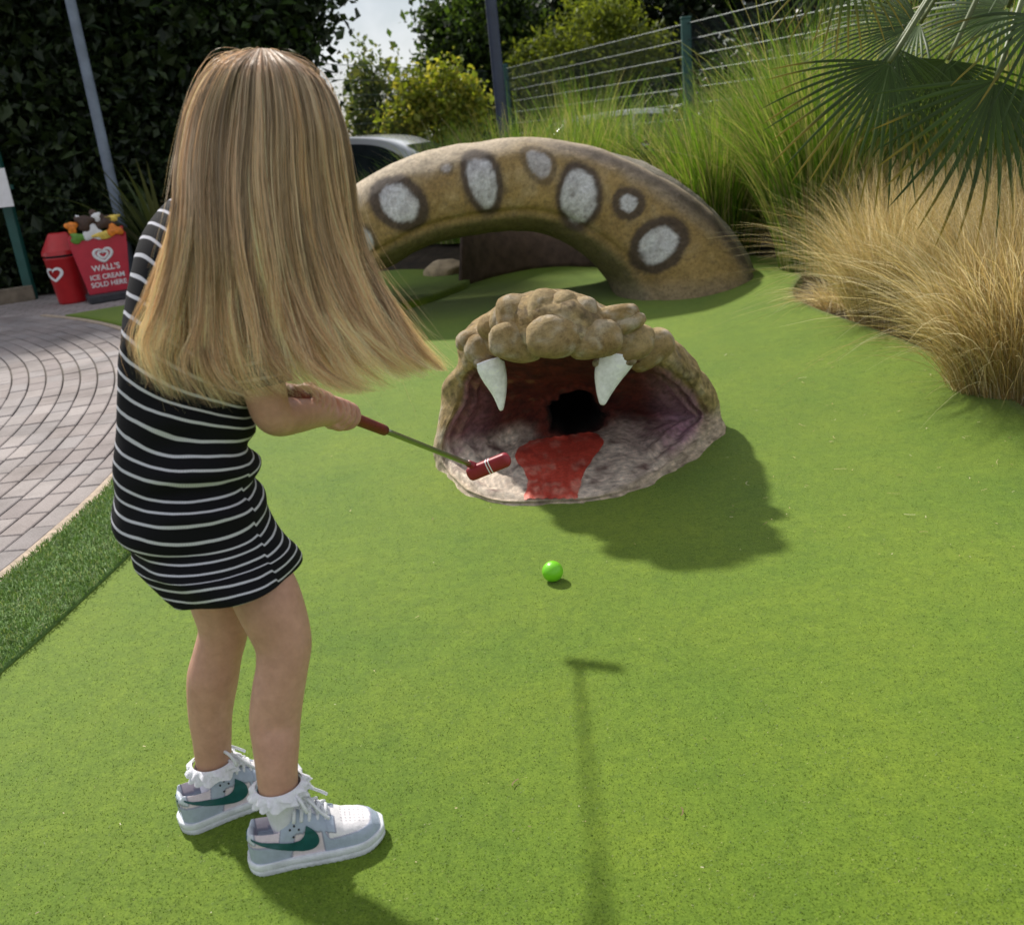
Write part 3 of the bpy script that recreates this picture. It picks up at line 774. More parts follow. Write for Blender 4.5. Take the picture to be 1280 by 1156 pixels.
# low timber edging at the hedge foot
M['timber'] = plain('weathered_timber', (.16, .13, .095), .9, .35, 12, bmp=.5)
ea, eb = gnd(-40, 384), gnd(44, 371)
d = (eb - ea); L = np.linalg.norm(d); ang_ = math.atan2(d[1], d[0])
V, F = box((0, 0, 0), (L, .07, .16)); o = link('timber_kerb', make_mesh('timber_kerb', V, F, smooth=False), M['timber'], label='low weathered timber kerb along the foot of the dark hedge', cat='kerb')
o.location = (*((ea + eb) / 2)[:2], .035); o.rotation_euler = (0, 0, ang_); bevel(o, .01, 2)

def pole(name, p, h, r, mat, label):
    root = empty(name, (p[0], p[1], float(ground_z(p[0], p[1]))), label, 'pole'); z0 = float(ground_z(p[0], p[1])) - .1
    V, F = tube([[p[0], p[1], z0], [p[0], p[1], 1.0], [p[0], p[1], h * .6], [p[0], p[1], h]], [r, r, r * .95, r * .85], 18); part('shaft', V, F, mat, root)
    V, F = tube([[p[0], p[1], z0], [p[0], p[1], z0 + .16], [p[0], p[1], z0 + .18]], [r * 1.7, r * 1.7, r * 1.02], 18); part('collar', V, F, mat, root)
    V, F = merge([tube([[p[0], p[1], h - .02], [p[0], p[1], h + .06]], r * .95, 12), box((p[0] + .18, p[1] - .05, h + .08), (.5, .16, .07))]); part('lamp_head', V, F, mat, root, smooth=False)
pole('lamp_post', at(140, 230, 9.75), 4.6, .050, M['pole'], 'pale grey-blue lamp post standing behind the red sign in front of the hedge')
pole('lamp_post', at(622, 90, 9.9), 5.2, .055, M['navy'], 'dark navy lamp post rising from the grasses behind the spotted arch')

# ---- text and logo helpers
def text_mesh(s, size, ext=.001):
    cu = bpy.data.curves.new('t', 'FONT'); cu.body = s; cu.size = size; cu.align_x = 'CENTER'; cu.align_y = 'CENTER'; cu.extrude = ext; cu.offset = size * .018
    o = bpy.data.objects.new('t', cu); col.objects.link(o)
    me = bpy.data.meshes.new_from_object(o.evaluated_get(bpy.context.evaluated_depsgraph_get()))
    bpy.data.objects.remove(o); bpy.data.curves.remove(cu); me.materials.clear(); return me
def place_child(name, me, mat, parent, loc, rot):
    o = link(name, me, mat, parent); o.location = loc; o.rotation_euler = rot; return o
def stroke2d(pts, w, y, n=60, th=.002):
    """a flat brush stroke in the XZ plane at depth y (w array = half widths)"""
    P = catmull(pts, n); T = np.gradient(P, axis=0); T /= np.linalg.norm(T, axis=1)[:, None] + 1e-9
    Nn = np.stack([-T[:, 1], T[:, 0]], 1); wv = np.interp(np.linspace(0, 1, n), np.linspace(0, 1, len(w)), w)
    a = P + Nn * wv[:, None]; b = P - Nn * wv[:, None]
    V = np.concatenate([np.c_[a[:, 0], np.full(n, y), a[:, 1]], np.c_[b[:, 0], np.full(n, y), b[:, 1]], np.c_[a[:, 0], np.full(n, y + th), a[:, 1]], np.c_[b[:, 0], np.full(n, y + th), b[:, 1]]])
    i = np.arange(n - 1); F = np.stack([i, i + n, i + n + 1, i + 1], 1)
    return V, [F, np.stack([i, i + 1, i + 1 + 2 * n, i + 2 * n], 1), np.stack([i + n, i + 3 * n, i + 1 + 3 * n, i + 1 + n], 1)]
def heart(k, cx, cz, y, w):
    """open swirling heart: two nested brush loops"""
    ps = []
    for s, ww in ((1.0, w), (.52, w * .85)):
        L = [(.10, .05), (.0, -.10), (-.02, -.12)]
        left = [(.12, .34), (-.05, .46), (-.32, .55), (-.66, .50), (-.86, .22), (-.74, -.14), (-.38, -.46), (0, -.66), (.38, -.44), (.74, -.12), (.88, .24), (.68, .52), (.36, .56), (.08, .42), (-.08, .2)]
        pts = [(cx + k * s * a, cz + k * s * b + (0 if s == 1 else .0)) for a, b in left]
        ps.append(stroke2d(pts, [ww * .25, ww * .6, ww, ww * 1.15, ww, ww * .8, ww, ww * 1.1, ww * .7, ww * .2], y, 90))
    return merge(ps)

# ---- litter bin
bp_ = gnd(92, 374); face = math.atan2(-bp_[1], -bp_[0]) + math.pi / 2
bn = empty('litter_bin', (bp_[0], bp_[1], -.026), 'red plastic litter bin with hooded lid in front of the hedge', 'bin', rz=face - .35)
def lathe(prof, n=40, sq=0.0):
    a = np.linspace(0, 2 * math.pi, n, endpoint=False); V = []
    for r, z in prof:
        V.append(np.stack([r * np.cos(a), r * np.sin(a), np.full(n, z)], -1))
    return np.concatenate(V), [grid_faces(len(prof), n, True), tuple(range(n))[::-1], tuple(range((len(prof) - 1) * n, len(prof) * n))]
V, F = lathe([(.10, 0), (.125, .0), (.13, .02), (.165, .40), (.168, .405), (.168, .42), (.155, .42)]); link('body', make_mesh('body', V, F), M['red'], bn)
V, F = lathe([(.148, .42), (.148, .445), (.12, .445)]); link('neck', make_mesh('neck', V, F), M['dark'], bn)
# hood: round skirt rising to a short ridge
n = 48; a = np.linspace(0, 2 * math.pi, n, endpoint=False); V = []
for t, z in ((0, .44), (.02, .455), (.05, .475), (.5, .555), (.88, .62), (1.0, .628)):
    rx = .175 * (1 - t) + .075 * t; ry = .175 * (1 - t) + .012 * t
    V.append(np.stack([rx * np.cos(a), ry * np.sin(a), np.full(n, z)], -1))
V = np.concatenate(V); link('hood', make_mesh('hood', V, [grid_faces(6, n, True), tuple(range(n))[::-1], tuple(range(5 * n, 6 * n))], smooth=False), M['red'], bn)
# swirl emblem bent round the body
V, F = heart(.085, -.06, .28, -.01, .013)
rr_ = .152 + (V[:, 2] - .2) * .09 + (.003 if True else 0) - V[:, 1] * 0; aa = -math.pi / 2 + V[:, 0] / .155
V = np.stack([(rr_ + .002) * np.cos(aa), (rr_ + .002) * np.sin(aa), V[:, 2]], -1); link('emblem', make_mesh('emblem', V, F[:1]), M['white'], bn)

# ---- ice cream pavement sign
sp_ = gnd(139, 371); face = math.atan2(-sp_[1], -sp_[0]) + math.pi / 2
sg = empty('pavement_sign', (sp_[0], sp_[1], -.026), 'red cup-shaped ice cream pavement sign topped with sundae pictures', 'sign', rz=face + .12)
V, F = box((0, .0, .035), (.40, .30, .07)); bevel(link('foot', make_mesh('foot', V, F, smooth=False), M['dark'], sg), .015, 3)
pro = [(-.175, .07), (.175, .07), (.235, .46), (.245, .57), (.225, .60), (-.225, .60), (-.245, .57), (-.235, .46)]
V = np.array([[x, y, z] for y in (-.02, .02) for x, z in pro]); k = len(pro)
F = [tuple(range(k)), tuple(range(k, 2 * k))[::-1], np.array([[i, i + k, (i + 1) % k + k, (i + 1) % k] for i in range(k)])]
bevel(link('panel', make_mesh('panel', V, F, smooth=False), M['redsign'], sg), .006, 2)
V, F = heart(.088, .012, .405, -.025, .0125); link('emblem', make_mesh('emblem', V, F), M['white'], sg)
R90 = (math.pi / 2, 0, 0)
place_child('lettering', text_mesh("WALL'S", .072), M['white'], sg, (.012, -.0225, .292), R90)
place_child('lettering', text_mesh("ICE CREAM", .060), M['white'], sg, (.008, -.0225, .213), R90)
place_child('lettering', text_mesh("SOLD HERE", .060), M['white'], sg, (.008, -.0225, .148), R90)
def blob(name, x, z, rx, rz, y, mat, seed):
    n = 26; a = np.linspace(0, 2 * math.pi, n, endpoint=False); r = 1 + .22 * np.sin(a * 3 + seed) + .12 * np.sin(a * 5 + 2 * seed)
    V = []
    for (k, yy) in ((1, y + .012), (1, y), (.8, y - .008)):
        V.append(np.stack([x + rx * k * r * np.cos(a), np.full(n, yy), z + rz * k * r * np.sin(a)], -1))
    V = np.concatenate(V); link(name, make_mesh(name, V, [grid_faces(3, n, True), tuple(range(2 * n, 3 * n))]), mat, sg)
for q, (nm, x, z, rx, rz, m) in enumerate([('fruit_slice', -.19, .67, .05, .055, 'orange'), ('leaf_print', -.16, .575, .07, .045, 'leafp'), ('cream_print', -.03, .60, .085, .065, 'white'), ('sauce_print', .05, .575, .09, .035, 'yellow'), ('chocolate_scoop', -.08, .70, .07, .07, 'choc'),
                                             ('chocolate_scoop', .03, .715, .075, .07, 'choc'), ('chocolate_bar', .10, .67, .085, .055, 'choc'), ('cream_swirl', .03, .735, .035, .04, 'white'), ('cream_swirl', -.12, .735, .02, .035, 'white'), ('fruit_slice', .15, .60, .07, .05, 'orange'), ('berry', .20, .585, .04, .04, 'red'), ('wafer', .16, .71, .06, .03, 'yellow')]):
    blob(nm, x, z, rx, rz, -.022 - .004 * (q % 5), M[m], q * 1.7)

# ---- parked cars
def glass_mat():
    m, nt, b, o = new_mat('car_glass'); b.inputs['Base Color'].default_value = (.02, .026, .03, 1); b.inputs['Roughness'].default_value = .06
    f = noise(nt, 3); nt.links.new(ramp(nt, f, [(.3, (.015, .02, .022)), (.7, (.03, .038, .042))]), b.inputs['Base Color']); return m
M['glass'] = glass_mat()
M['tyre'] = plain('tyre_rubber', (.02, .02, .02), .8); M['rim'] = plain('alloy_rim', (.5, .5, .52), .3, .1, 10, metal=.8)
M['lens'] = plain('lamp_lens', (.7, .72, .74), .1, .05); M['tail'] = plain('tail_lens', (.4, .01, .01), .2, .1)
def car(loc, rz, paint, label):
    root = empty('parked_car', loc, label, 'car', 'cars parked beyond the fence', rz)
    def sect(prof, hw, tumble, name, mat, hw2=None):
        # side profile (x,z) swept over the half-width with rounded shoulders
        P = catmull(prof, 90, True); V = []
        ws = [(-1, .93), (-.97, .985), (-.9, 1), (0, 1.0), (.9, 1), (.97, .985), (1, .93)]
        zc = P[:, 1].mean(); xc = P[:, 0].mean()
        for w, s in ws:
            V.append(np.stack([xc + (P[:, 0] - xc) * s, hw * w * (1 - tumble * np.clip((P[:, 1] - .75) / .7, 0, 1)), zc + (P[:, 1] - zc) * s], -1))
        V = np.concatenate(V); n = 90
        link(name, make_mesh(name, V, [grid_faces(7, n, True), tuple(range(n))[::-1], tuple(range(6 * n, 7 * n))]), mat, root)
    body = [(-2.05, .35), (-2.08, .62), (-2.0, .84), (-1.6, .93), (-.5, .92), (.7, .93), (1.2, .90), (1.75, .80), (2.02, .66), (2.06, .4), (1.9, .26), (1.2, .22), (0, .2), (-1.2, .22), (-1.9, .26)]
    cab = [(-1.95, .86), (-1.75, 1.22), (-1.35, 1.43), (-.5, 1.5), (.2, 1.46), (.6, 1.34), (1.02, 1.08), (1.3, .86), (.2, .82), (-1, .82)]
    win = [(-1.62, .92), (-1.5, 1.2), (-1.2, 1.36), (-.5, 1.415), (.15, 1.38), (.5, 1.26), (.85, 1.02), (.95, .92), (.1, .9), (-.9, .9)]
    sect(body, .86, 0, 'body', paint); sect(cab, .80, .20, 'roof', paint)
    for s in (-1, 1):
        P = catmull(win, 60, True); y = s * (.80 * (1 - .20 * np.clip((P[:, 1] - .75) / .7, 0, 1)) + .008)
        V = np.stack([P[:, 0], y, P[:, 1]], -1); link('side_window', make_mesh('side_window', V, [tuple(range(60))], smooth=False), M['glass'], root)
        V, F = box((-.35, s * .765, 1.14), (.06, .03, .5)); link('pillar', make_mesh('pillar', V, F, smooth=False), paint, root)
        V, F = box((.75, s * .92, .98), (.16, .2, .12)); bevel(link('mirror', make_mesh('mirror', V, F, smooth=False), paint, root), .03, 3)
        V, F = box((1.93, s * .62, .68), (.2, .36, .12)); bevel(link('headlight', make_mesh('headlight', V, F, smooth=False), M['lens'], root), .03, 2)
        V, F = box((-2.0, s * .66, .78), (.14, .26, .16)); bevel(link('tail_light', make_mesh('tail_light', V, F, smooth=False), M['tail'], root), .03, 2)
        for x in (-1.28, 1.3):
            a = np.linspace(0, 2 * math.pi, 28, endpoint=False); V = []
            for r, yy in ((.2, .02), (.31, .02), (.325, 0), (.325, -.17), (.31, -.19)):
                V.append(np.stack([x + r * np.cos(a), np.full(28, s * (.86 + yy)), .325 + r * np.sin(a)], -1))
            w = link('wheel', make_mesh('wheel', np.concatenate(V), [grid_faces(5, 28, True)]), M['tyre'], root)
            V = []
            for r, yy in ((.21, .015), (.19, .005), (.06, .012), (.01, .014)): V.append(np.stack([x + r * np.cos(a), np.full(28, s * (.86 + yy)), .325 + r * np.sin(a)], -1))
            link('rim', make_mesh('rim', np.concatenate(V), [grid_faces(4, 28, True)]), M['rim'], w)
    # windscreen and rear screen
    for xs, nm in (((1.24, .88, .63, 1.33), 'windscreen'), ((-1.955, .9, -1.68, 1.30), 'rear_window')):
        x0, z0, x1, z1 = xs; dx = .02 if x0 > 0 else -.02
        V = np.array([[x0 + dx, -.70, z0 + .05], [x0 + dx, .70, z0 + .05], [x1 + dx, .60, z1], [x1 + dx, -.60, z1]]); link(nm, make_mesh(nm, V, [(0, 1, 2, 3)], smooth=False), M['glass'], root)
    return root
def paint(name, c):
    m = plain(name, c, .25, .03, 4, metal=.25); m.node_tree.nodes['Principled BSDF'].inputs['Coat Weight'].default_value = .7; return m
p = at(478, 190, 13.6); car((p[0] - .1, 13.6, -.32), math.radians(-14), paint('silver_car_paint', (.62, .64, .66)), 'silver hatchback parked beyond the left end of the spotted arch')
p = at(800, 160, 18.5); car((p[0], 18.5, -.325), math.radians(8), paint('white_car_paint', (.75, .76, .76)), 'white car parked behind the grasses left of the green fence post')
p = at(1048, 135, 15.5); car((p[0] + .3, 15.5, -.325), math.radians(60), paint('pale_blue_car_paint', (.45, .55, .66)), 'pale blue car glimpsed through the grasses beside the palm')
# ================================================================== PLANTS
M['leaf_dark'] = leaf_mat('dark_leaf', .22, .42, spec=.3)
M['leaf_mid'] = leaf_mat('mid_leaf', .5, .5)
M['leaf_soft'] = leaf_mat('feathery_leaf', .5, .6)
M['bark'] = plain('bark', (.07, .052, .036), .9, .4, 14, bmp=.8, bs=30)
M['dry'] = leaf_mat('dry_grass_blade', .45, .55, (.95, .98, 1.6))
M['reed'] = leaf_mat('green_grass_blade', .40, .4)
M['palm'] = leaf_mat('palm_leaf', .16, .45, spec=.2)
M['flax'] = leaf_mat('flax_leaf', .2, .35)

def leaves(centres, n, size, colr, seed, spread, up=.3, var=.35, elong=1.6):
    """n leaf-sized folded diamonds scattered round clump centres"""
    rg = np.random.default_rng(seed); k = len(centres)
    ci = rg.integers(0, k, n)
    c = centres[ci] + rg.normal(0, 1, (n, 3)) * spread
    d = rg.normal(0, 1, (n, 3)); d /= np.linalg.norm(d, axis=1)[:, None]
    nn = rg.normal(0, 1, (n, 3)) + np.array([0, 0, up * 2]); nn -= d * (nn * d).sum(1)[:, None]; nn /= np.linalg.norm(nn, axis=1)[:, None]
    s = np.cross(nn, d); L = size * np.clip(rg.lognormal(-.05, .42, n), .35, 2.4)
    a = c - d * L[:, None] * .5; b = c + d * L[:, None] * .5
    w = (L / elong * .5)[:, None]
    l = c - s * w + nn * w * .35; r = c + s * w + nn * w * .35
    V = np.stack([a, l, b, r], 1).reshape(-1, 3); F = np.arange(4 * n).reshape(-1, 4)
    F = np.concatenate([F[:, [0, 1, 2]], F[:, [0, 2, 3]]])
    tone = rg.uniform(-1, 1, k)[ci] * .5 + rg.uniform(-1, 1, n) * .5
    cc = np.asarray(colr)[rg.integers(0, len(colr), n)] * (1 + var * tone)[:, None]
    return V, F, np.repeat(np.clip(cc, .002, 1), 4, 0)
def crown_centres(c, r, k, seed, shell=.55, flat=0):
    rg = np.random.default_rng(seed); d = rg.normal(0, 1, (k, 3)); d /= np.linalg.norm(d, axis=1)[:, None]
    rad = rg.uniform(shell, 1.0, k) * (1 + .28 * fbm(d * 1.0 + 7 * seed, 1.7, 3, seed))
    P = np.array(c) + d * rad[:, None] * np.array(r); return P
def tree(name, base, h, c, r, nleaf, size, colr, mat, seed, label, k=160, spread=.22, trunk_r=.1, group=None, cat='tree', shell=.5, limbs=8, var=.4, elong=1.6):
    base = np.array([base[0], base[1], float(ground_z(base[0], base[1])) - .05]); rg = np.random.default_rng(seed)
    root = empty(name, tuple(base), label, cat, group)
    cc = crown_centres(c, r, k, seed, shell)
    cc = cc[cc[:, 2] > base[2] + .12]
    V, F, C = leaves(cc, nleaf, size, colr, seed, spread, var=var, elong=elong)
    part('crown', V, F, M[mat], root, C, smooth=False)
    ps = []
    top = np.array(c) * [1, 1, 0] + [0, 0, base[2] + (c[2] - base[2]) * 1.15]
    tp = catmull([base, base * .7 + top * .3 + [rg.normal(0, .06), 0, 0], base * .35 + top * .65 + [rg.normal(0, .08), 0, 0], top], 14)
    ps.append(tube(tp, np.linspace(trunk_r, trunk_r * .35, 14), 9))
    for q in range(limbs):
        t = rg.uniform(.3, .9); s = tp[int(t * 13)]; e = cc[rg.integers(0, len(cc))]
        pm = (s + e) / 2 + [0, 0, .12 * np.linalg.norm(e - s)]
        ps.append(tube(catmull([s, pm, e], 9), np.linspace(trunk_r * .42, trunk_r * .06, 9), 6))
    V, F = merge(ps); part('trunk', V, F, M['bark'], root)
    return root
DK = [(.011, .022, .008), (.018, .033, .010), (.030, .05, .014)]
MG = [(.05, .095, .018), (.075, .13, .022), (.11, .16, .03)]
YG = [(.22, .28, .03), (.32, .36, .045), (.15, .20, .03), (.40, .38, .07)]
# dark hedge trees behind the bins
tree('hedge_tree', (-6.6, 10.9), 5, (-6.6, 11.2, 2.7), (2.0, 1.3, 2.9), 60000, .10, DK, 'leaf_dark', 11, 'tall dark hedge tree beside the white notice', 260, .2, .14)
tree('hedge_tree', (-4.3, 11.2), 5, (-4.2, 11.3, 2.6), (1.7, 1.2, 2.9), 60000, .10, DK, 'leaf_dark', 12, 'tall dark hedge tree behind the lamp post and red bin', 260, .2, .14)
tree('hedge_tree', (-2.75, 11.6), 5, (-2.75, 11.7, 3.1), (1.08, 1.1, 2.4), 42000, .095, DK + MG[:1], 'leaf_dark', 13, 'tall dark tree rising behind the blonde child', 200, .2, .12)
tree('hedge_tree', (-5.4, 13.6), 7, (-5.4, 13.8, 4.4), (3.2, 1.6, 3.6), 42000, .13, DK, 'leaf_dark', 14, 'large shadowy tree towering over the hedge', 220, .3, .2)
# lower hedge growth filling the foot
tree('hedge_shrub', (-5.2, 10.3), 1, (-5.2, 10.3, .55), (1.9, .45, .75), 26000, .075, DK, 'leaf_dark', 15, 'low dark shrub at the foot of the hedge behind the litter bin', 120, .14, .04, cat='shrub')
tree('hedge_shrub', (-3.2, 10.9), 1, (-3.1, 10.9, .6), (1.1, .5, .9), 20000, .075, DK, 'leaf_dark', 16, 'low dark shrub behind the ice cream sign and flax', 100, .14, .04, cat='shrub')
# loose pale tree with sky showing through
p = at(468, 120, 19); tree('slender_tree', (p[0], 19), 4, (p[0], 19, 1.3), (.6, .7, 1.55), 5200, .10, [(.07, .11, .03), (.11, .15, .04), (.16, .18, .06)], 'leaf_mid', 21, 'slender loose-leaved tree with sky showing through beside the dark tree', 90, .16, .05, shell=.2)
p = at(540, 130, 16.8); tree('golden_shrub', (p[0], 16.8), 2, (p[0], 16.9, 1.05), (.82, .6, 1.1), 15000, .085, YG, 'leaf_mid', 22, 'yellow-green golden shrub behind the silver car', 90, .13, .05, cat='shrub')
p = at(500, 160, 16.2); tree('hedgerow_shrub', (p[0], 16.6), 2, (p[0], 17.2, .3), (1.5, .5, .85), 15000, .08, [(.10, .11, .025), (.14, .13, .03), (.09, .12, .02), (.12, .08, .025)], 'leaf_mid', 23, 'olive brown hedgerow shrub directly behind the silver car roof', 90, .13, .04, cat='shrub')
p = at(590, 40, 24); tree('broad_tree', (p[0], 24), 5, (p[0] + .45, 24.2, 2.5), (1.65, 1.5, 2.3), 26000, .14, MG[:2] + DK[1:], 'leaf_mid', 24, 'broad mid-green tree behind the navy lamp post', 150, .24, .14)
p = at(738, 80, 22); tree('feathery_tree', (p[0], 22), 3, (p[0], 22.1, 1.6), (1.75, 1.2, 1.75), 36000, .10, [(.15, .19, .025), (.20, .24, .03), (.09, .13, .02)], 'leaf_soft', 25, 'rounded feathery olive-green tree between the lamp post and the fence post', 190, .2, .1, elong=2.6)
for q, (px, Y, rx, rz, lab) in enumerate([(715, 29, 2.6, 3.6, 'tall dark tree rising behind the feathery tree'), (800, 30, 3.4, 4.0, 'large dark tree standing behind the green fence post'), (940, 27, 3.2, 3.8, 'dark tree above the tall green grasses'), (1075, 25, 3.0, 4.0, 'shadowy tree directly behind the palm leaves'), (1230, 20, 3.0, 4.2, 'black-green tree filling the corner behind the palm'), (1370, 15, 2.6, 3.8, 'shadowy tree at the outer side of the palm')]):
    p = at(px, 40, Y); tree('dark_tree', (p[0], Y), 7, (p[0], Y, rz * .75 + .3), (rx, 1.7, rz), 20000, .17, DK, 'leaf_dark', 40 + q, lab, 170, .3, .2, 'dark trees closing off the background')
for q, (px, Y, lab) in enumerate([(850, 20.5, 'dark low shrub at the foot of the green fence post'), (930, 17.5, 'dark low shrub seen through the fence wires'), (1120, 12.5, 'dark shrub behind the hanging palm leaf'), (1270, 10.5, 'dark shrub deep behind the palm')]):
    p = at(px, 130, Y); tree('dark_shrub', (p[0], Y), 2, (p[0], Y, .45), (1.7, .8, 1.3), 14000, .11, DK + MG[:1], 'leaf_dark', 60 + q, lab, 90, .18, .05, cat='shrub')

# ---- grass tufts
def tuft(name, base, n, h, spread, radius, wid, colr, mat, seed, label, group, seg=8, cat='grass', lean_bias=(0, 0), droop=.75, curl=1.0, hvar=.35, wild=.28):
    rg = np.random.default_rng(seed); bz = float(ground_z(base[0], base[1])) - .02
    a = rg.uniform(0, 2 * math.pi, n); r = radius * np.sqrt(rg.random(n))
    P0 = np.stack([base[0] + r * np.cos(a), base[1] + r * np.sin(a), np.full(n, bz)], -1)
    H = h * (1 + hvar * rg.normal(0, .6, n)).clip(.35, 1.5)
    out = np.stack([np.cos(a), np.sin(a)], -1) * (r / radius)[:, None] ** .6 * spread + rg.normal(0, wild, (n, 2)) * spread + np.array(lean_bias)
    t = np.linspace(0, 1, seg + 1)
    lm = np.linalg.norm(out, axis=1)
    P = np.zeros((n, seg + 1, 3))
    k = (t ** 1.0 * .35 + t ** 2.1 * .65)
    for j in (0, 1): P[..., j] = P0[:, None, j] + (H * out[:, j])[:, None] * k
    rise = t[None] - (droop * np.clip(lm, 0, 1.6))[:, None] * .62 * t[None] ** 2.6
    P[..., 2] = P0[:, None, 2] + H[:, None] * rise
    wig = rg.normal(0, 1, (n, 1, 3)) * .02 * curl * h * np.sin(t * 5 + rg.uniform(0, 6, (n, 1)))[..., None] * t[None, :, None]
    P += wig; P[..., 2] = np.maximum(P[..., 2], bz + .005)
    tn = np.stack([-out[:, 1], out[:, 0], np.zeros(n)], -1) / (lm[:, None] + 1e-6)
    tn = tn + rg.normal(0, .5, (n, 3)); tn /= np.linalg.norm(tn, axis=1)[:, None]
    W = (wid * rg.uniform(.6, 1.3, n))[:, None] * .5 * np.clip(1.15 - t ** 1.4 * 1.05, .08, 1)[None]
    V, F = ribbons(P, W, np.broadcast_to(tn[:, None], P.shape))
    c = np.asarray(colr)[rg.integers(0, len(colr), n)] * (1 + .3 * rg.uniform(-1, 1, (n, 1)))
    root = empty(name, (base[0], base[1], bz), label, cat, group)
    part('blades', V, F, M[mat], root, np.repeat(c, (seg + 1) * 2, 0))
    return root, P
DRY = [(.58, .44, .22), (.70, .57, .34), (.46, .32, .13), (.80, .70, .50), (.40, .31, .12), (.32, .27, .11)]
def dry(base, n, h, spread, radius, seed, label, **k):
    r, P = tuft('dry_grass_tuft', base, n, h, spread, radius, .0030, DRY, 'dry', seed, label, 'golden dry grasses along the bed', 9, lean_bias=k.get('bias', (-.06, -.1)), droop=.9, hvar=.55, wild=.44, curl=1.7)
    # longer pale flowering stems arching out of the tuft
    t2, P2_ = tuft('stems', base, max(60, n // 18), h * 1.06, spread * 1.05, radius, .0042, [(.78, .68, .48), (.66, .54, .32)], 'dry', seed + 500, 'x', None, 9, lean_bias=k.get('bias', (-.1, -.12)), droop=1.05, hvar=.3)
    ch = t2.children[0] if t2.children else [o for o in bpy.data.objects if o.parent == t2][0]
    ch.parent = r; ch.name = 'flower_stems'; bpy.data.objects.remove(t2)
    return r, P
g1 = gnd(1050, 425)
dry((g1[0] + .34, g1[1] + .22), 5600, .64, .42, .19, 71, 'golden dry feather grass tuft beside the right foot of the spotted arch')
g2 = gnd(1215, 520)
dry((g2[0] + .26, g2[1] + .18), 7000, .66, .45, .22, 72, 'large golden dry feather grass tuft spilling over the green below the palm')
dry((2.5, 4.1), 4200, .56, .42, .18, 73, 'dry feather grass tuft behind the large golden tuft', bias=(0, -.1))
dry((2.12, 4.35), 1600, .42, .5, .12, 74, 'shorter golden grass tuft between the two big dry tufts', bias=(-.1, -.15))
dry((2.6, 3.2), 4000, .58, .42, .18, 75, 'dry feather grass tuft at the outer end of the bed', bias=(0, -.1))
dry((1.86, 5.2), 900, .22, .9, .10, 76, 'low pale dry grass lying at the foot of the arch rim', bias=(-.2, -.2))
dry((2.6, 5.3), 3200, .50, .5, .17, 77, 'pale dry grass tuft rising behind the arch rim', bias=(-.1, -.05))
GR = [(.12, .24, .026), (.17, .31, .035), (.085, .17, .022), (.25, .35, .06), (.32, .34, .13), (.44, .40, .22)]
spots = [((2.15, 6.25), 1.30, 3600, .28, 'lush tall green grass clump beside the arch rim'), ((2.55, 6.9), 1.25, 3400, .30, 'lush green grass clump below the fence post'), ((1.75, 7.4), 1.10, 3000, .28, 'green grass clump showing over the falling side of the arch'), ((2.3, 8.2), 1.1, 2600, .30, 'green grass clump against the white car'), ((1.3, 8.6), .95, 2400, .28, 'green grass clump over the crown of the arch'), ((.75, 8.5), .95, 2200, .26, 'green grass clump behind the arch crown beside the lamp post'),
         ((.25, 8.7), .92, 2200, .26, 'green grass clump at the foot of the navy lamp post'), ((-.25, 8.9), .82, 2000, .24, 'green grass clump in front of the golden shrub'), ((-.7, 9.1), .62, 1800, .24, 'short green grass clump in front of the silver car'), ((3.0, 5.7), 1.1, 2600, .28, 'dark green grass clump behind the palm leaf'), ((3.4, 7.6), 1.3, 2200, .3, 'tall green grass clump beneath the fence wires'), ((1.0, 9.6), 1.05, 1800, .3, 'far green grass clump before the feathery tree')]
for q, (b, h, n, r, lab) in enumerate(spots):
    tuft('green_grass_clump', b, n, h, .36, r, .0088, GR, 'reed', 80 + q, lab, 'green grasses on the bank', 7, droop=.8, hvar=.35)
# seed heads standing above the grasses
rg = np.random.default_rng(5)
# dark undergrowth seen below the arch
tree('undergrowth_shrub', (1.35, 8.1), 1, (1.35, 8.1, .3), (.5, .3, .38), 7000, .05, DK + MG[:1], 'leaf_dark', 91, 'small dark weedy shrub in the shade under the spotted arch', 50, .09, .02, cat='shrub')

# ---- New Zealand flax behind the sign
def strap_plant(name, base, n, h, seed, label):
    rg = np.random.default_rng(seed); root = empty(name, (base[0], base[1], 0), label, 'plant')
    for q in range(n):
        a = rg.uniform(0, 2 * math.pi); H = h * rg.uniform(.6, 1.1); o = rg.uniform(.25, .95); t = np.linspace(0, 1, 12)
        out = np.array([math.cos(a), math.sin(a) * .7])
        P = np.zeros((12, 3)); k = t * .5 + t ** 2.2 * .5
        P[:, 0] = base[0] + .08 * math.cos(a) + out[0] * o * H * k; P[:, 1] = base[1] + .08 * math.sin(a) + out[1] * o * H * k; P[:, 2] = -.03 + H * (t - o * .45 * t ** 2.8)
        sd = np.array([-out[1], out[0], 0]); sd /= np.linalg.norm(sd); up = np.cross(np.gradient(P, axis=0), sd); up /= np.linalg.norm(up, axis=1)[:, None]
        w = .028 * np.clip(np.minimum(t * 3 + .5, (1 - t) * 1.9 + .04), 0, 1)
        V = np.concatenate([P - sd * w[:, None] + up * w[:, None] * .4, P, P + sd * w[:, None] + up * w[:, None] * .4]); i = np.arange(11)
        F = np.concatenate([np.stack([i, i + 1, i + 13, i + 12], 1), np.stack([i + 12, i + 13, i + 25, i + 24], 1)])
        c = np.array([(.05, .075, .02), (.08, .10, .025), (.11, .12, .04), (.04, .06, .018)][rg.integers(0, 4)]) * rg.uniform(.8, 1.25)
        part('leaf', V, F, M['flax'], root, np.broadcast_to(c, V.shape))
p = at(205, 300, 9.6); strap_plant('flax_plant', (p[0], 9.6), 46, 1.35, 3, 'strappy dark green flax plant between the ice cream sign and the child')

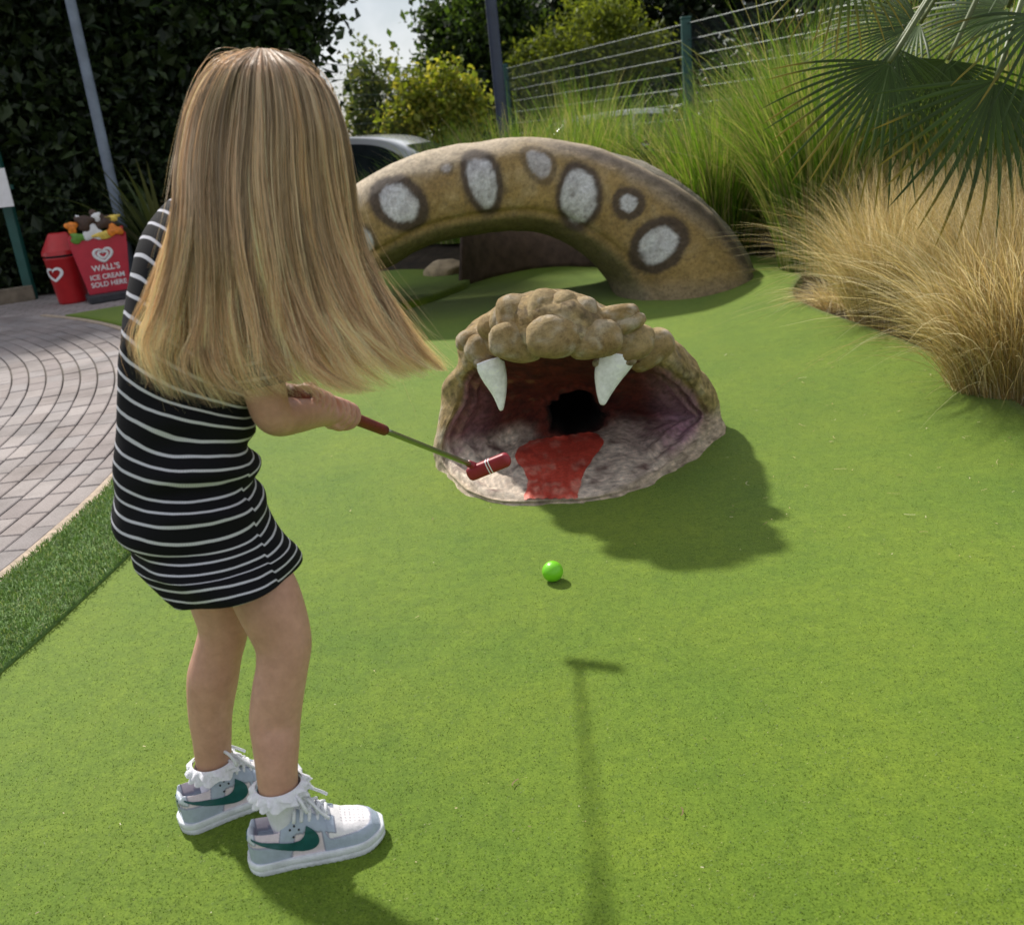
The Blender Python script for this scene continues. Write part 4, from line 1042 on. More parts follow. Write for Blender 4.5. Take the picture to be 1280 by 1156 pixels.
# ---- fan palm
palm_base = np.array([2.62, 4.35]); bz = float(ground_z(*palm_base))
palm = empty('fan_palm', (palm_base[0], palm_base[1], bz), 'fan palm with big drooping pleated leaves above the dry grasses', 'palm')
hubz = 2.15
V, F = tube(catmull([[*palm_base, bz - .1], [palm_base[0] + .02, palm_base[1], .9], [palm_base[0] - .03, palm_base[1], 1.6], [*palm_base, hubz]], 16), np.linspace(.12, .10, 16) + .012 * np.sin(np.arange(16) * 2.1), 14)
part('trunk', V, F, M['bark'], palm)
def fan(hub, d, nrm, R, n=34, span=200, seed=0, droop=.35, col0=(.030, .060, .016), tips=.5, stem=None):
    rg = np.random.default_rng(seed); d = np.array(d, float); d /= np.linalg.norm(d); nrm = np.array(nrm, float); nrm -= d * (nrm @ d); nrm /= np.linalg.norm(nrm); s = np.cross(nrm, d)
    Vs, Fs, Cs = [], [], []; o = 0
    angs = np.radians(np.linspace(-span / 2, span / 2, n)); da = angs[1] - angs[0]
    S = 11; t = np.linspace(.03, 1, S)
    for q, a in enumerate(angs):
        L = R * (1 - .22 * (abs(a) / (math.radians(span) / 2)) ** 2) * rg.uniform(.92, 1.06); dirv = d * math.cos(a) + s * math.sin(a); sd = -d * math.sin(a) + s * math.cos(a)
        w = np.where(t < .24, np.tan(da / 2) * t * L * 1.03, np.tan(da / 2) * .24 * L * 1.03 * (1 + .25 * np.sin(np.clip((t - .24) / .5, 0, 1) * math.pi)) * np.clip((1 - t) / .76, 0, 1) ** .5 + .0006)
        dr = droop * rg.uniform(.6, 1.5) * R * np.clip(t - .35, 0, 1) ** 2.0
        ctr = np.array(hub) + dirv * (t * L)[:, None] + nrm * (.10 * R * np.sin(t * 2.2))[:, None] - np.array([0, 0, 1.0]) * dr[:, None]
        fold = (w * .75)[:, None] * nrm
        ctr = ctr + sd * (rg.normal(0, .02) * R * np.clip(t - .5, 0, 1))[:, None]
        V = np.concatenate([ctr - sd * w[:, None], ctr + fold, ctr + sd * w[:, None]]); i = np.arange(S - 1)
        F = np.concatenate([np.stack([i, i + 1, i + 1 + S, i + S], 1), np.stack([i + S, i + 1 + S, i + 1 + 2 * S, i + 2 * S], 1)])
        c = np.broadcast_to(np.array(col0) * rg.uniform(.75, 1.35), (S, 3)).copy()
        yel = np.clip((t - (.72 - .25 * tips * rg.random())) / .2, 0, 1) * (rg.random() < tips)
        c = c + (np.array([.26, .20, .03]) - c) * yel[:, None] * .8
        Vs.append(V); Fs.append(F + o); Cs.append(np.tile(c, (3, 1))); o += 3 * S
    lf = part('leaf', np.concatenate(Vs), np.concatenate(Fs), M['palm'], palm, np.concatenate(Cs))
    if stem is not None:
        sp = np.array(stem, float); mid = (sp + np.array(hub)) / 2 + [0, 0, .10]
        V, F = tube(catmull([sp, mid, hub], 14), np.linspace(.016, .009, 14), 7)
        part('petiole', V, F, M['palmstem'], palm)
M['palmstem'] = plain('palm_stem', (.10, .13, .04), .5, .2, 12)
crown_ = (palm_base[0], palm_base[1], hubz)
vw = -np.array(fwd)                                  # leaves hang facing the path
LV = [((1112, 78, 3.75), (-.62, -.25, -.75), (-.1, -1, .45), .56, 112, .06, .65), ((1245, 100, 3.55), (-.30, -.25, -.95), (.05, -1, .35), .60, 140, .03, .45), ((1060, -45, 3.9), (-.35, -.3, -.6), (-.2, -.8, .6), .36, 150, .25, .8), ((1120, 60, 4.0), (.05, -.3, -1), (.5, -1, .2), .42, 120, .1, .2),
      ((1185, 75, 4.2), (-.2, .1, -1), (-.4, -1, .3), .50, 170, .1, .2), ((1300, 20, 3.7), (.1, -.4, -.8), (.2, -1, .5), .55, 180, .1, .3), ((1180, -60, 3.8), (-.5, -.5, .2), (0, -.4, 1), .55, 180, .25, .5), ((1330, -40, 4.1), (.3, -.6, .3), (0, -.5, 1), .6, 190, .25, .4), ((1260, 10, 4.7), (-.6, .5, -.2), (-.2, -.6, .8), .6, 190, .2, .3), ((1150, 30, 4.75), (-.8, .3, -.35), (-.4, -.6, .8), .55, 170, .2, .4)]
for q, (h_, d, nr, R, span, dr, tp) in enumerate(LV):
    fan(at(*h_), d, nr, R, 30 if span > 150 else 22, span, 200 + q, dr, stem=crown_, tips=tp, col0=(.036, .066, .013) if q != 2 else (.07, .11, .02))
# ================================================================== BALL, PUTTER, CHILD
def mat_ball():
    m, nt, b, o = new_mat('green_golf_ball'); v = coords(nt)
    vo = N_(nt, 'ShaderNodeTexVoronoi'); vo.inputs['Scale'].default_value = 290; nt.links.new(v, vo.inputs['Vector'])
    nt.links.new(ramp(nt, noise(nt, 20), [(.3, (.16, .55, .012)), (.7, (.20, .62, .02))]), b.inputs['Base Color']); b.inputs['Roughness'].default_value = .35
    bump(nt, b, vo.outputs['Distance'], .25, .002); return m
M['ball'] = mat_ball()
g = gnd(692, 727); br = 13.2 / ppm(692, 717, g[1])
bm = bmesh.new(); bmesh.ops.create_icosphere(bm, subdivisions=5, radius=br); me = bpy.data.meshes.new('golf_ball'); bm.to_mesh(me); bm.free()
me.polygons.foreach_set('use_smooth', np.ones(len(me.polygons), bool))
o = link('golf_ball', me, M['ball'], label='bright lime green golf ball lying on the turf before the snake mouth', cat='ball'); o.location = (g[0], g[1], br + float(green_z(np.array(g[0]), np.array(g[1]))) - .001)

# ---- putter
M['grip'] = plain('red_rubber_grip', (.16, .014, .012), .55, .25, 60, bmp=.4, bs=300)
M['shaft'] = plain('green_grey_steel', (.30, .33, .22), .28, .1, 20, metal=.85)
M['club'] = plain('red_putter_head', (.26, .012, .022), .42, .15, 30)
pb, ph = at(362, 491, 1.44), at(592, 582, 2.10)
pdir = (ph - pb) / np.linalg.norm(ph - pb); pl = np.linalg.norm(ph - pb)
put = empty('putter', ph, 'red headed putter with red grip held by the child', 'putter')
t = np.linspace(0, 1, 20); gl = .33
V, F = tube(pb + pdir * (t * gl)[:, None], .0125 - .0025 * t + .0012 * (t < .06), 16); part('grip', V, F, M['grip'], put)
V, F = tube(pb + pdir * np.linspace(gl - .01, pl, 12)[:, None], .0058, 14); part('shaft', V, F, M['shaft'], put)
# head: rounded bar crossing the shaft end, with a short heel
hx = at(640, 570, 2.08) - at(586, 592, 2.10); hl = np.linalg.norm(hx); hx /= hl
hz = np.array([0, 0, 1.0]) - hx * hx[2]; hz /= np.linalg.norm(hz); hy = np.cross(hz, hx)
hb = at(584, 594, 2.10); n = 26; V = []
prof = np.linspace(0, 1, 30)
a = np.linspace(0, 2 * math.pi, n, endpoint=False)
for q in prof:
    e = math.sqrt(max(.02, 1 - max(0, (.12 - q) / .12, (q - .88) / .12) ** 2))
    V.append(hb + hx * hl * q + np.outer(np.sign(np.cos(a)) * np.abs(np.cos(a)) ** .6, hy) * .013 * e + np.outer(np.sign(np.sin(a)) * np.abs(np.sin(a)) ** .6, hz) * .017 * e)
V = np.concatenate(V); ho = part('club_head', V, [grid_faces(30, n, True)], M['club'], put)
for k in (.50, .56):
    V = []
    for dq in (-.011, .011):
        V.append(hb + hx * hl * (k + dq) + np.outer(np.sign(np.cos(a)) * np.abs(np.cos(a)) ** .6, hy) * .0134 + np.outer(np.sign(np.sin(a)) * np.abs(np.sin(a)) ** .6, hz) * .0174)
    o = link('stripe', make_mesh('stripe', bake(np.concatenate(V), put), [grid_faces(2, n, True)]), M['white'], ho)
V, F = tube([ph - pdir * .03, ph, hb + hx * hl * .22], [.0085, .0095, .0095], 14); part('hosel', V, F, M['club'], put)

# ---- the child
def mat_skin():
    m, nt, b, o = new_mat('skin'); v = coords(nt)
    c = ramp(nt, noise(nt, 9, 5, .6, v), [(.3, (.46, .255, .18)), (.5, (.53, .30, .22)), (.75, (.59, .345, .265))])
    c = mixc(nt, c, ramp(nt, noise(nt, 45, 5, .7, v), [(.3, (.88, .85, .84)), (.7, (1.10, 1.09, 1.09))]), 1, 'MULTIPLY')
    nt.links.new(c, b.inputs['Base Color']); b.inputs['Roughness'].default_value = .5; b.inputs['Specular IOR Level'].default_value = .35
    b.inputs['Subsurface Weight'].default_value = .18; b.inputs['Subsurface Radius'].default_value = (.012, .005, .003); b.inputs['Subsurface Scale'].default_value = .6
    bump(nt, b, noise(nt, 420, 3, .6, v), .12, .001); return m
M['skin'] = mat_skin()
root_p = gnd(330, 1050)
girl = empty('person', tuple(root_p), 'child with long blonde hair in a striped dress bending over the putter', 'person')
def limb(pts, n=30, sides=20):
    """tapered round-capped limb from (px, py, Y, radius in px)"""
    P = np.array([at(a, b, c) for a, b, c, d in pts]); R = np.array([d / ppm(a, b, c) for a, b, c, d in pts])
    Q = catmull(np.c_[P, R * (.95 if pts[-1][1] > 900 else 1.0)], n); P, R = Q[:, :3], Q[:, 3]
    return capped(P, R, sides)
def capped(P, R, sides=16):
    T0 = P[0] - P[1]; T0 /= np.linalg.norm(T0); T1 = P[-1] - P[-2]; T1 /= np.linalg.norm(T1)
    th = np.radians([80, 60, 40, 20])
    A = [P[0] + T0 * R[0] * math.sin(x) for x in th]; Ar = [R[0] * math.cos(x) for x in th]
    B = [P[-1] + T1 * R[-1] * math.sin(x) for x in th[::-1]]; Br = [R[-1] * math.cos(x) for x in th[::-1]]
    return tube(np.array(A + list(P) + B), np.array(Ar + list(R) + Br), sides)
def ellip(c, ax, r, nu=28, nv=20):
    u = np.linspace(0, 2 * math.pi, nu, endpoint=False); v = np.linspace(.05, math.pi - .05, nv); uu, vv = np.meshgrid(u, v)
    q = np.stack([np.cos(uu) * np.sin(vv) * r[0], np.sin(uu) * np.sin(vv) * r[1], np.cos(vv) * r[2]], -1).reshape(-1, 3)
    return q @ np.asarray(ax) + np.asarray(c), [grid_faces(nv, nu, True), tuple(range(nu))[::-1], tuple(range((nv - 1) * nu, nv * nu))]
B_parts = []
# legs
B_parts.append(limb([(296, 655, 1.40, 40), (314, 705, 1.388, 43), (335, 750, 1.375, 44), (353, 798, 1.365, 38), (353, 831, 1.355, 34), (348, 862, 1.35, 34), (344, 897, 1.345, 33.5), (345, 930, 1.328, 30.5), (346, 958, 1.315, 27.5), (348, 985, 1.306, 25.5), (349, 996, 1.305, 22)], 60, 28))
B_parts.append(limb([(250, 660, 1.44, 44), (262, 710, 1.445, 41), (274, 755, 1.45, 36), (279, 787, 1.452, 32), (272, 818, 1.452, 31.5), (266, 848, 1.45, 33), (263, 889, 1.447, 28.5), (265, 922, 1.443, 25), (267, 953, 1.44, 22.5), (268, 968, 1.438, 19)], 60, 28))
# trunk (under the dress), neck, head
B_parts.append(limb([(270, 655, 1.41, 60), (245, 580, 1.42, 58), (235, 500, 1.43, 58), (245, 420, 1.445, 62), (262, 350, 1.46, 58), (285, 310, 1.475, 40)], 40, 28))
B_parts.append(limb([(290, 320, 1.475, 34), (310, 270, 1.49, 29), (325, 225, 1.505, 30)], 20))
hcn = at(333, 158, 1.505); ff = np.array([.74, .60, -.30]); ff /= np.linalg.norm(ff); uz = np.array([.12, .1, 1.0]); uz -= ff * (uz @ ff); uz /= np.linalg.norm(uz); lf = np.cross(uz, ff)
HA = np.stack([ff, lf, uz])
B_parts.append(ellip(hcn, HA, (.088, .072, .096)))
B_parts.append(ellip(hcn + ff * .028 - uz * .055, HA, (.055, .050, .052)))           # jaw
B_parts.append(capped(np.array([hcn + ff * .083 + uz * .005, hcn + ff * .096 - uz * .022]), np.array([.006, .011])))   # nose
B_parts.append(capped(np.array([hcn + ff * .076 - uz * .050 - lf * .014, hcn + ff * .080 - uz * .050, hcn + ff * .076 - uz * .050 + lf * .014]), np.array([.005, .007, .005])))  # mouth
for s in (-1, 1):
    B_parts.append(ellip(hcn + lf * s * .072 - uz * .012 + ff * .0, HA, (.016, .008, .026), 16, 12))                     # ears
# shoulders and arms
B_parts.append(limb([(212, 318, 1.50, 28), (255, 330, 1.465, 44), (305, 372, 1.42, 34)], 16))
def clubpt(s): return pb + pdir * s
hs = .155                                                # right hand centre along the club
def P2(a, b, c, d): return np.r_[at(a, b, c), d / ppm(a, b, c)]
hr_c = clubpt(hs)
for pts in ([P2(308, 378, 1.415, 30), P2(322, 440, 1.385, 29), P2(334, 500, 1.375, 26), P2(345, 521, 1.385, 24), P2(368, 519, 1.44, 23), P2(392, 516, 1.50, 19.5), P2(410, 517, 1.545, 15.5)],
            [P2(210, 320, 1.51, 25), P2(226, 390, 1.56, 25), P2(262, 450, 1.60, 23), P2(310, 484, 1.585, 20), P2(352, 494, 1.555, 17), P2(370, 495, 1.545, 15)]):
    Q = catmull(np.array(pts), 40); B_parts.append(capped(Q[:, :3], Q[:, 3], 22))
# hands: palms and five fingers each, closed round the grip
tow = -np.array(fwd); g1_ = np.cross(pdir, [0, 0, 1.0]); g1_ /= np.linalg.norm(g1_); g2_ = np.cross(g1_, pdir)      # frame round the grip: g1 to the right, g2 up
def hand(sc, palm_dir, wrist, side):
    c = clubpt(sc); pdn = palm_dir / np.linalg.norm(palm_dir)
    palm = c + pdn * .019
    ax = np.stack([pdir, pdn, np.cross(pdir, pdn)])
    B_parts.append(ellip(palm, ax, (.030, .0115, .025), 20, 14))
    B_parts.append(capped(np.array([wrist, (wrist + palm) / 2, palm]), np.array([.0175, .017, .015]), 14))
    o1 = np.cross(pdir, pdn)
    for k, (ds, rr, ln) in enumerate(((.028, .0078, 215), (.0095, .0082, 235), (-.009, .0079, 225), (-.0265, .0068, 195))):
        P = []; 
        for a in np.radians(np.linspace(-38, 20 + ln, 14)):
            P.append(c + pdir * (ds + .004 * math.sin(a)) + (pdn * math.cos(a) + o1 * side * math.sin(a)) * (.0235 - .005 * float(sstep(-.4, .9, a))))
        B_parts.append(capped(np.array(P), np.linspace(rr * 1.10, rr * .82, len(P)), 12))
    P = catmull(np.array([palm - o1 * side * .016 - pdir * .008, c + pdn * .012 - o1 * side * .018 + pdir * .018, c + pdn * .010 - o1 * side * .016 + pdir * .043, c + pdn * .008 - o1 * side * .012 + pdir * .066]), 12)
    B_parts.append(capped(P, np.linspace(.0105, .0072, 12), 12))
hand(hs, -g2_ * .75 - g1_ * .55 - pdir * .1, at(410, 518, 1.545), -1)
hand(hs - .085, g2_ * .55 - g1_ * .75, at(370, 495, 1.545), 1)
V, F = merge(B_parts)
body = part('body', V, F, M['skin'], girl)
rm = body.modifiers.new('r', 'REMESH'); rm.mode = 'VOXEL'; rm.voxel_size = .0023; rm.use_smooth_shade = True
sm = body.modifiers.new('s', 'SMOOTH'); sm.factor = .5; sm.iterations = 3
dg = bpy.context.evaluated_depsgraph_get(); dg.update()
nm = bpy.data.meshes.new_from_object(body.evaluated_get(dg)); body.modifiers.clear(); old = body.data; body.data = nm; nm.name = 'body'
nm.polygons.foreach_set('use_smooth', np.ones(len(nm.polygons), bool))
# eyes
M['eye'] = plain('eye', (.7, .7, .7), .2, .05)
for s in (-1, 1):
    V, F = ellip(hcn + ff * .074 + lf * s * .028 + uz * .006, HA, (.012, .012, .012), 16, 12); part('eye', V, F, M['eye'], girl)

# ---- striped dress
def mat_dress():
    m, nt, b, o = new_mat('striped_jersey')
    at_ = N_(nt, 'ShaderNodeAttribute', attribute_name='uvw'); sp = N_(nt, 'ShaderNodeSeparateXYZ'); nt.links.new(at_.outputs['Vector'], sp.inputs[0])
    def mth(op, a, b_=None):
        n = N_(nt, 'ShaderNodeMath', operation=op)
        for i, v in enumerate((a, b_)):
            if v is None: continue
            if isinstance(v, (int, float)): n.inputs[i].default_value = v
            else: nt.links.new(v, n.inputs[i])
        return n.outputs[0]
    wob = mth('MULTIPLY', mth('SUBTRACT', noise(nt, 14, 2, .5), .5), .006)
    v = mth('ADD', sp.outputs[1], wob)
    fr = mth('FRACT', mth('DIVIDE', v, .0205))
    d = mth('ABSOLUTE', mth('SUBTRACT', fr, .5))
    k = ramp(nt, d, [(.080, (1, 1, 1)), (.112, (0, 0, 0))])
    rib = ramp(nt, mth('FRACT', mth('MULTIPLY', sp.outputs[0], 330.0)), [(.0, (.30, .30, .36)), (.3, (.60, .60, .66)), (.9, (.58, .58, .64))])
    c = mixc(nt, (.0045, .0045, .007), rib, k)
    nt.links.new(c, b.inputs['Base Color']); b.inputs['Roughness'].default_value = .85; b.inputs['Specular IOR Level'].default_value = .2
    
    bump(nt, b, mth('FRACT', mth('MULTIPLY', sp.outputs[0], 330.0)), .12, .001); return m
M['dress'] = mat_dress()
RG = [  # left px, right px, Y left, Y right, half thickness across (m)
    ((233, 240), (352, 375), 1.50, 1.49, .045), ((205, 256), (340, 405), 1.475, 1.475, .085), ((176, 295), (330, 440), 1.445, 1.465, .105), ((161, 350), (324, 465), 1.425, 1.455, .108), ((154, 410), (320, 492), 1.41, 1.445, .104), ((149, 470), (318, 522), 1.40, 1.44, .098),
    ((145, 520), (316, 550), 1.39, 1.435, .096), ((140, 565), (317, 575), 1.385, 1.43, .100), ((138, 600), (322, 598), 1.38, 1.43, .106), ((142, 634), (332, 622), 1.38, 1.425, .110), ((155, 664), (342, 648), 1.385, 1.42, .110), ((173, 693), (356, 674), 1.39, 1.41, .116), ((196, 715), (366, 689), 1.39, 1.405, .118), ((221, 738), (374, 708), 1.39, 1.40, .118)]
NU, NV = 180, 190
L3 = np.array([at(*a, c) for a, b_, c, d, e in RG]); R3 = np.array([at(*b_, d) for a, b_, c, d, e in RG]); TH = np.array([[e, 0, 0] for *_, e in RG])
Lc, Rc, Tc = catmull(L3, NV), catmull(R3, NV), catmull(TH, NV)[:, 0]
Cc = (Lc + Rc) / 2; ax = (Rc - Lc) / 2; up = -np.gradient(Cc, axis=0); up /= np.linalg.norm(up, axis=1)[:, None]
bv = np.cross(up, ax); bv /= np.linalg.norm(bv, axis=1)[:, None]; bv *= np.where(bv[:, 1:2] > 0, -1, 1)     # towards the viewer
bv[:, 2] -= .20 * sstep(.25, .6, np.linspace(0, 1, NV)) * (1 - .8 * sstep(.75, 1, np.linspace(0, 1, NV))); bv /= np.linalg.norm(bv, axis=1)[:, None]
a = np.linspace(0, 2 * math.pi, NU, endpoint=False); ca, sa = np.cos(a), np.sin(a)
ex = .92
sc_ = np.sign(ca) * np.abs(ca) ** ex; ss_ = np.sign(sa) * np.abs(sa) ** ex
D = Cc[:, None] + sc_[None, :, None] * ax[:, None] + ss_[None, :, None] * (bv * Tc[:, None])[:, None]
vlen = np.concatenate([[0], np.cumsum(np.linalg.norm(np.diff(Cc, axis=0), axis=1))])
# the front of the torso is shorter than the back: let stripes spread along each line of longitude
nr = D - Cc[:, None]; nr /= np.linalg.norm(nr, axis=2)[..., None]
vv = np.broadcast_to(vlen[:, None], (NV, NU)); tv = vv / vlen[-1]
aa = np.broadcast_to(a[None], (NV, NU))
fold = .0100 * np.sin(vv * 95 + 2.2 * np.cos(aa - 1.2) + 5 * fbm(D, 5, 2, 3)) * np.exp(-((tv - .60) / .13) ** 2) * sstep(-.3, .6, np.cos(aa - .7))
fold += .0085 * np.sin(vv * 70 + 3.0 * np.cos(aa + .6)) * np.exp(-((tv - .80) / .10) ** 2) * sstep(.0, .9, np.cos(aa - 2.5))
fold += .014 * fbm(D, 7, 3, 8) * sstep(.15, .4, tv)
fold += .006 * np.sin(aa * 5 + vv * 38 + 4 * fbm(D, 4, 2, 15)) * sstep(.72, 1.0, tv)
hem = sstep(.975, 1.0, tv) * -.003
D = D + nr * (fold + hem)[..., None]
v_at = vv + .007 * fbm(D, 6, 3, 4) + fold * .6
seam = (np.abs(((aa - .62) + math.pi) % (2 * math.pi) - math.pi))
v_at = v_at + .0055 * ((aa > .62) & (aa < 3.6)) * sstep(.55, .62, tv)
uvw = np.stack([aa * .1, v_at, np.zeros_like(aa)], -1)
# inner hem return
inr = Cc[-1] + (D[-1] - Cc[-1]) * .955 + up[-1] * .02
Dv = np.concatenate([D.reshape(-1, 3), inr]); uv2 = np.concatenate([uvw.reshape(-1, 3), uvw[-1]])
dress = part('dress', Dv, [grid_faces(NV + 1, NU, True)], M['dress'], girl, uv=uv2)
def sleeve(pts, n=50, sides=60):
    Q = catmull(np.array(pts), n); P, R = Q[:, :3], Q[:, 3]; V, F = tube(P, R, sides, False)
    V = V + ((V - np.repeat(P, sides, 0)) * (.10 * fbm(V, 16, 3, 6))[:, None])
    l = np.concatenate([[0], np.cumsum(np.linalg.norm(np.diff(P, axis=0), axis=1))])
    uv = np.stack([np.tile(np.linspace(0, 2 * math.pi, sides) * .04, n), np.repeat(l, sides), np.zeros(n * sides)], -1)
    part('sleeve', V, F, M['dress'], girl, uv=uv)
sleeve([P2(288, 350, 1.435, 30), P2(306, 378, 1.418, 40), P2(320, 435, 1.388, 38), P2(331, 482, 1.378, 35)])
sleeve([P2(228, 312, 1.49, 32), P2(210, 320, 1.512, 31), P2(222, 385, 1.558, 30), P2(250, 435, 1.59, 31)])

# ---- hair
def mat_hair():
    m, nt, b, o = new_mat('blonde_hair')
    src = N_(nt, 'ShaderNodeVertexColor', layer_name='col').outputs[0]
    nt.links.new(src, b.inputs['Base Color']); b.inputs['Roughness'].default_value = .46; b.inputs['Specular IOR Level'].default_value = .45
    t = N_(nt, 'ShaderNodeBsdfTranslucent'); nt.links.new(mixc(nt, src, (1.2, 1.0, .74), 1, 'MULTIPLY'), t.inputs[0])
    ms = N_(nt, 'ShaderNodeMixShader'); ms.inputs[0].default_value = .30
    nt.links.new(b.outputs[0], ms.inputs[1]); nt.links.new(t.outputs[0], ms.inputs[2]); nt.links.new(ms.outputs[0], o.inputs[0]); return m
M['hair'] = mat_hair()
GU = np.array([
    [(302, 66), (262, 84), (236, 130), (226, 190), (221, 250), (208, 310), (188, 370), (168, 425), (182, 478)],
    [(312, 63), (279, 86), (257, 140), (248, 205), (246, 275), (243, 345), (237, 410), (232, 462), (258, 508)],
    [(322, 61), (304, 90), (296, 150), (291, 220), (293, 295), (299, 365), (308, 425), (322, 470), (350, 496)],
    [(331, 61), (343, 90), (351, 150), (352, 220), (359, 295), (375, 365), (399, 420), (428, 463), (458, 490)],
    [(342, 63), (382, 93), (400, 150), (406, 218), (416, 285), (436, 345), (461, 395), (490, 437), (518, 466)],
    [(352, 67), (405, 105), (428, 160), (436, 220), (444, 285), (463, 338), (491, 385), (520, 430), (548, 462)]], float)
def hair_strands(n, seed, fly=0.0, seg=24, width=.0011, lock=False):
    rg = np.random.default_rng(seed)
    nc = 210; ca_ = np.sort(rg.uniform(0, 1, nc)); cw = rg.uniform(-.2, 1, nc); cph = rg.uniform(0, 6.28, nc); ctone = rg.normal(0, 1, nc); cw = np.clip(cw, -.2, 1); clen = np.where(ca_ + rg.normal(0, .04, nc) < .47, np.where(rg.random(nc) < .26, rg.uniform(.92, 1.05, nc), rg.uniform(.56, .82, nc)), rg.uniform(.88, 1.05, nc)); cdep = rg.normal(0, 1, nc)
    A = rg.beta(.85, .85, n); W = rg.uniform(-.25, 1, n) ** 1
    if lock:
        nc = 72; ca_ = .045 + .91 * np.clip((np.arange(nc) + rg.uniform(-.7, .7, nc)) / (nc - 1), 0, 1); cw = rg.uniform(.72, 1.0, nc); cph = rg.uniform(0, 6.28, nc); ctone = rg.normal(0, 1, nc); cdep = rg.normal(-.9, .5, nc)
        clen = np.where(ca_ < .45, np.where(rg.random(nc) < .5, rg.uniform(.93, 1.05, nc), rg.uniform(.62, .88, nc)), np.where(rg.random(nc) < .7, rg.uniform(.92, 1.07, nc), rg.uniform(.7, .92, nc)))
        lamp = rg.uniform(4, 15, nc) * np.clip(np.minimum(ca_, 1 - ca_) * 6, .25, 1) * rg.choice([-1, 1], nc); lfr = rg.uniform(3.5, 8, nc); lcurl = rg.normal(0, 16, nc); lrad = rg.uniform(3.5, 8, nc)
    # nearest clump in (a, w)
    ci = np.argmin((A[:, None] - ca_[None]) ** 2 * 9 + (W[:, None] - cw[None]) ** 2 * .4 + rg.random((n, nc)) * .02, 1)
    if lock: ci = rg.integers(0, nc, n); A = ca_[ci]; W = np.clip(cw[ci] + rg.normal(0, .05, n), .5, 1.05)
    t0 = np.where(rg.random(n) < .5, 0, rg.uniform(0, .24, n)); t1 = clen[ci] * np.where(rg.random(n) < .55, rg.uniform(.92, 1.03, n), rg.uniform(.66, 1.0, n)) + np.where(A > .8, rg.exponential(.02, n), 0)
    u = np.linspace(0, 1, seg); T = t0[:, None] + (t1 - t0)[:, None] * u[None]
    pull = sstep(.15, .95, T) * (np.where(A < .5, .92, .78) * rg.uniform(.6, 1.15, n))[:, None] * (1 - fly)
    Aa = A[:, None] + (ca_[ci] - A)[:, None] * pull + fly * rg.normal(0, .06, (n, 1)) * T ** 2
    Ww = W[:, None] + (cw[ci] - W)[:, None] * pull * .8
    Aa = Aa + .012 * np.sin(T * 6.0 + rg.uniform(0, 6.28, (n, 1))) * T + .011 * rg.normal(0, 1, (n, 1)) * T ** 2.5
    Aa = np.clip(Aa, -.05 - .10 * (fly > 0), 1.05 + .06 * (fly > 0))
    # bicubic-ish interpolation of the guides: Catmull-Rom in t, smooth in a
    def g_at(ai, tt):
        ti = np.clip(tt, 0, 1.10) * 8; i = np.clip(np.floor(ti).astype(int), 0, 7); f = (ti - i)[..., None]
        G = lambda k: GU[ai, np.clip(k, 0, 8)]
        p0, p1, p2, p3 = G(i - 1), G(i), G(i + 1), G(i + 2)
        return .5 * (2 * p1 + (p2 - p0) * f + (2 * p0 - 5 * p1 + 4 * p2 - p3) * f ** 2 + (3 * p1 - p0 - 3 * p2 + p3) * f ** 3)
    x = Aa * 5; j = np.clip(np.floor(x).astype(int), 0, 4); f = x - j
    cl = lambda q: np.clip(q, 0, 5)
    p0, p1, p2, p3 = g_at(cl(j - 1), T), g_at(cl(j), T), g_at(cl(j + 1), T), g_at(cl(j + 2), T); f = f[..., None]
    px = .5 * (2 * p1 + (p2 - p0) * f + (2 * p0 - 5 * p1 + 4 * p2 - p3) * f ** 2 + (3 * p1 - p0 - 3 * p2 + p3) * f ** 3)
    wv = (2.5 + 8.0 * sstep(.5, 1, T)) * np.sin(T * 7.5 + cph[ci][:, None]) * sstep(.1, .6, T)
    ph2 = rg.uniform(0, 6.28, (n, 1)); px[..., 0] += wv + rg.normal(0, 3.2, (n, 1)) * T + 2.2 * np.sin(T * 11 + ph2) * T
    if lock:
        g_ = np.clip(rg.normal(0, 1, (n, 1)), -1.6, 1.6); rad = lrad[ci][:, None] * (1 - .8 * sstep(.45, 1.05, T)) * (.35 + .65 * sstep(.05, .45, T)) * sstep(-.08, .15, T)
        px[..., 0] += g_ * rad + (lamp[ci][:, None] * np.sin(T * lfr[ci][:, None] + cph[ci][:, None]) + 0) * sstep(.28, .75, T) + lcurl[ci][:, None] * sstep(.78, 1.06, T) ** 2
        px[..., 1] -= np.abs(lcurl[ci])[:, None] * .35 * sstep(.85, 1.06, T) ** 2
    px[..., 1] += fly * rg.normal(0, 14, (n, 1)) * T ** 2 - fly * 5 * np.abs(rg.normal(0, 1, (n, 1))) * np.sin(np.clip(T / .35, 0, 1) * math.pi)
    px[..., 0] += fly * rg.normal(0, 16, (n, 1)) * T ** 1.5
    e = np.sqrt(np.clip(1 - (2 * Aa - 1) ** 2 * .93, .02, 1))
    Ytop = 1.505 - .118 * e * Ww * sstep(-.02, .16, T + .03) ** .7
    Ylow = 1.312 - .035 * sstep(.55, 1, T) + .15 * np.clip(Aa, 0, 1) ** 1.7 + (1 - Ww) * .024 + .02 * (1 - e) + .02 * np.sin(T * 5 + cph[ci][:, None] * 2) * sstep(.5, 1, T)
    k = sstep(.22, .58, T); Y = Ytop * (1 - k) + Ylow * k + .009 * cdep[ci][:, None] * sstep(.08, .3, T)
    # photo directions -> points
    ox, oy = px[..., 0] - 640, px[..., 1] - 578
    aa_ = ox * math.cos(ROLL) - oy * math.sin(ROLL); dd = ox * math.sin(ROLL) + oy * math.cos(ROLL)
    fy = math.cos(PITCH) * FPX - math.sin(PITCH) * dd; fz = -(math.sin(PITCH) * FPX + math.cos(PITCH) * dd); s = Y / fy
